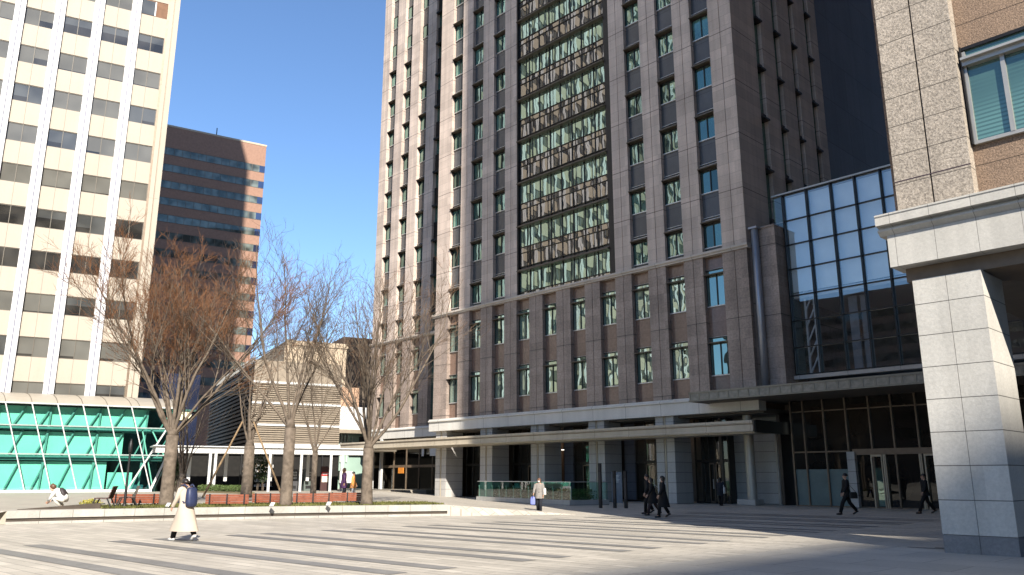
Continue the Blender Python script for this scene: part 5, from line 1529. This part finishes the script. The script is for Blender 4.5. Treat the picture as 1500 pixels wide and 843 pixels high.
# crouching person at the left
def croucher(loc, head, lab):
    t = thing('person', lab, 'person', loc, math.atan2(-head[0], head[1]), 'people on the plaza')
    V = [(0, -.10, .30), (0, .05, .45), (0, .22, .58), (0, .32, .63), (0, .37, .66), (0, .44, .68), (0, .47, .73), (0, .48, .78),
         (-.09, -.08, .30), (-.14, .26, .36), (-.10, .02, .07), (-.11, .16, .03), (.09, -.08, .30), (.14, .26, .36), (.10, .02, .07), (.11, .16, .03),
         (-.17, .26, .56), (-.20, .36, .36), (-.08, .50, .26), (.17, .26, .56), (.20, .36, .36), (.08, .50, .26), (0, .53, .69)]
    E = [(0, 1), (1, 2), (2, 3), (3, 4), (4, 5), (5, 6), (6, 7), (0, 8), (8, 9), (9, 10), (10, 11), (0, 12), (12, 13), (13, 14), (14, 15), (3, 16), (16, 17), (17, 18), (3, 19), (19, 20), (20, 21), (5, 22)]
    RD = [.12, .11, .12, .07, .05, .07, .085, .05, .08, .055, .04, .03, .08, .055, .04, .03, .055, .042, .03, .055, .042, .03, .015]
    for wi, sx in ((18, -1), (21, 1)):
        w = Vector(V[wi]); dn = Vector((-sx * .3, .7, -.6)).normalized(); fw = Vector((0, .6, .7)).normalized()
        b0 = len(V); V.append(tuple(w + dn * .055)); E.append((wi, b0)); RD.append(.026)
        for o_, l_ in ((-.03, .07), (-.011, .082), (.009, .078), (.028, .06)):
            a_ = w + dn * .085 + fw * o_; V.append(tuple(a_)); V.append(tuple(a_ + dn * l_)); n0 = len(V) - 2; E += [(b0, n0), (n0, n0 + 1)]; RD += [.009, .008]
        a_ = w + dn * .05 + fw * .04; V.append(tuple(a_)); E.append((b0, len(V) - 1)); RD.append(.01)
    skin_body('body', V, E, RD, 0, SKIN, t)
    m = MB(); m.smooth = True
    m.tube([(0, -.14, .28), (0, -.08, .36), (0, .06, .47), (0, .2, .585), (0, .31, .645), (0, .35, .66)], [.12, .165, .165, .17, .13, .07], 14)
    for i in (0, 1):
        sx = -1 if i == 0 else 1
        m.tube([(sx * .14, .25, .57), (sx * .19, .27, .55), (sx * .205, .36, .36), (sx * .085, .49, .265)], [.08, .075, .058, .048], 10)
    m.build('shirt', WHITE, t)
    m = MB(); m.smooth = True
    for sx in (-1, 1): m.tube([(sx * .07, -.12, .30), (sx * .10, -.06, .31), (sx * .145, .27, .37), (sx * .105, .03, .09)], [.10, .11, .085, .06], 10)
    m.build('trousers', plain('cream_trousers', (0.55, 0.53, 0.48), 0.8), t)
    for sx in (-1, 1):
        m = MB(); m.smooth = True; m.tube([(sx * .10, -.05, .04), (sx * .105, .05, .045), (sx * .11, .18, .032)], [.035, .046, .03], 8); m.build('shoe', WHITE, t)
    m = MB(); m.smooth = True
    m.tube([(0, .36, .70), (0, .40, .79), (0, .46, .83), (0, .53, .80)], [.06, .11, .105, .05], 12); m.tube([(0, .36, .80), (0, .32, .86)], [.05, .03], 8)
    m.build('hair', BROWNHAIR, t)
    return t
pL = croucher((-35.45, 9.35, TZ), LEFTW, 'person in white crouching on the paving at the far left')
m = MB(); m.smooth = True
m.loft([[(w_ * math.cos(a), y_ + h_ * .3 * math.sin(a), z_ + h_ * math.sin(a)) for a in [2 * math.pi * i / 14 for i in range(14)]] for (w_, h_, y_, z_) in ((.10, .10, .10, .66), (.16, .17, .02, .60), (.17, .18, -.06, .55), (.12, .12, -.14, .50))])
held(pL, 'backpack', 'dark backpack on the crouching person\'s back', 'backpack', m, plain('charcoal_nylon', (0.035, 0.028, 0.030), 0.6))

# ------------------------------------------------------------------ buildings outside the picture (cast the shade, show in reflections)
ob = thing('concrete_high_rise', 'distant tall concrete high-rise east of the plaza, outside the photo', 'office building', (142, -60, 0))
XB = 0.0
hB = (142 + 9.6) / (0.886 / math.tan(SUN_EL))
m = MB(); m.box(0, 24, -90, 110, 0, hB); m.build('wall', MT['beige_wall'], ob)
for f in range(24):
    m = MB(); m.box(-.05, -.001, -88, 108, 4 + 4.2 * f, 6 + 4.2 * f)
    if 6 + 4.2 * f < hB: m.build('window_band', MT['w_glass3'], ob)

o2 = thing('south_office_block', 'broad office block south of the plaza, outside the photo, mirrored in the annex glass', 'office building', (-75, -135, 0))
m = MB(); m.box(-60, 58, -30, 0, 0, 53); m.build('wall', MT['brown_wall'], o2)
for f in range(11):
    m = MB(); m.box(-58, 56, .001, .05, 4 + 4.1 * f, 6.2 + 4.1 * f); m.build('window_band', MT['w_glass2'], o2)
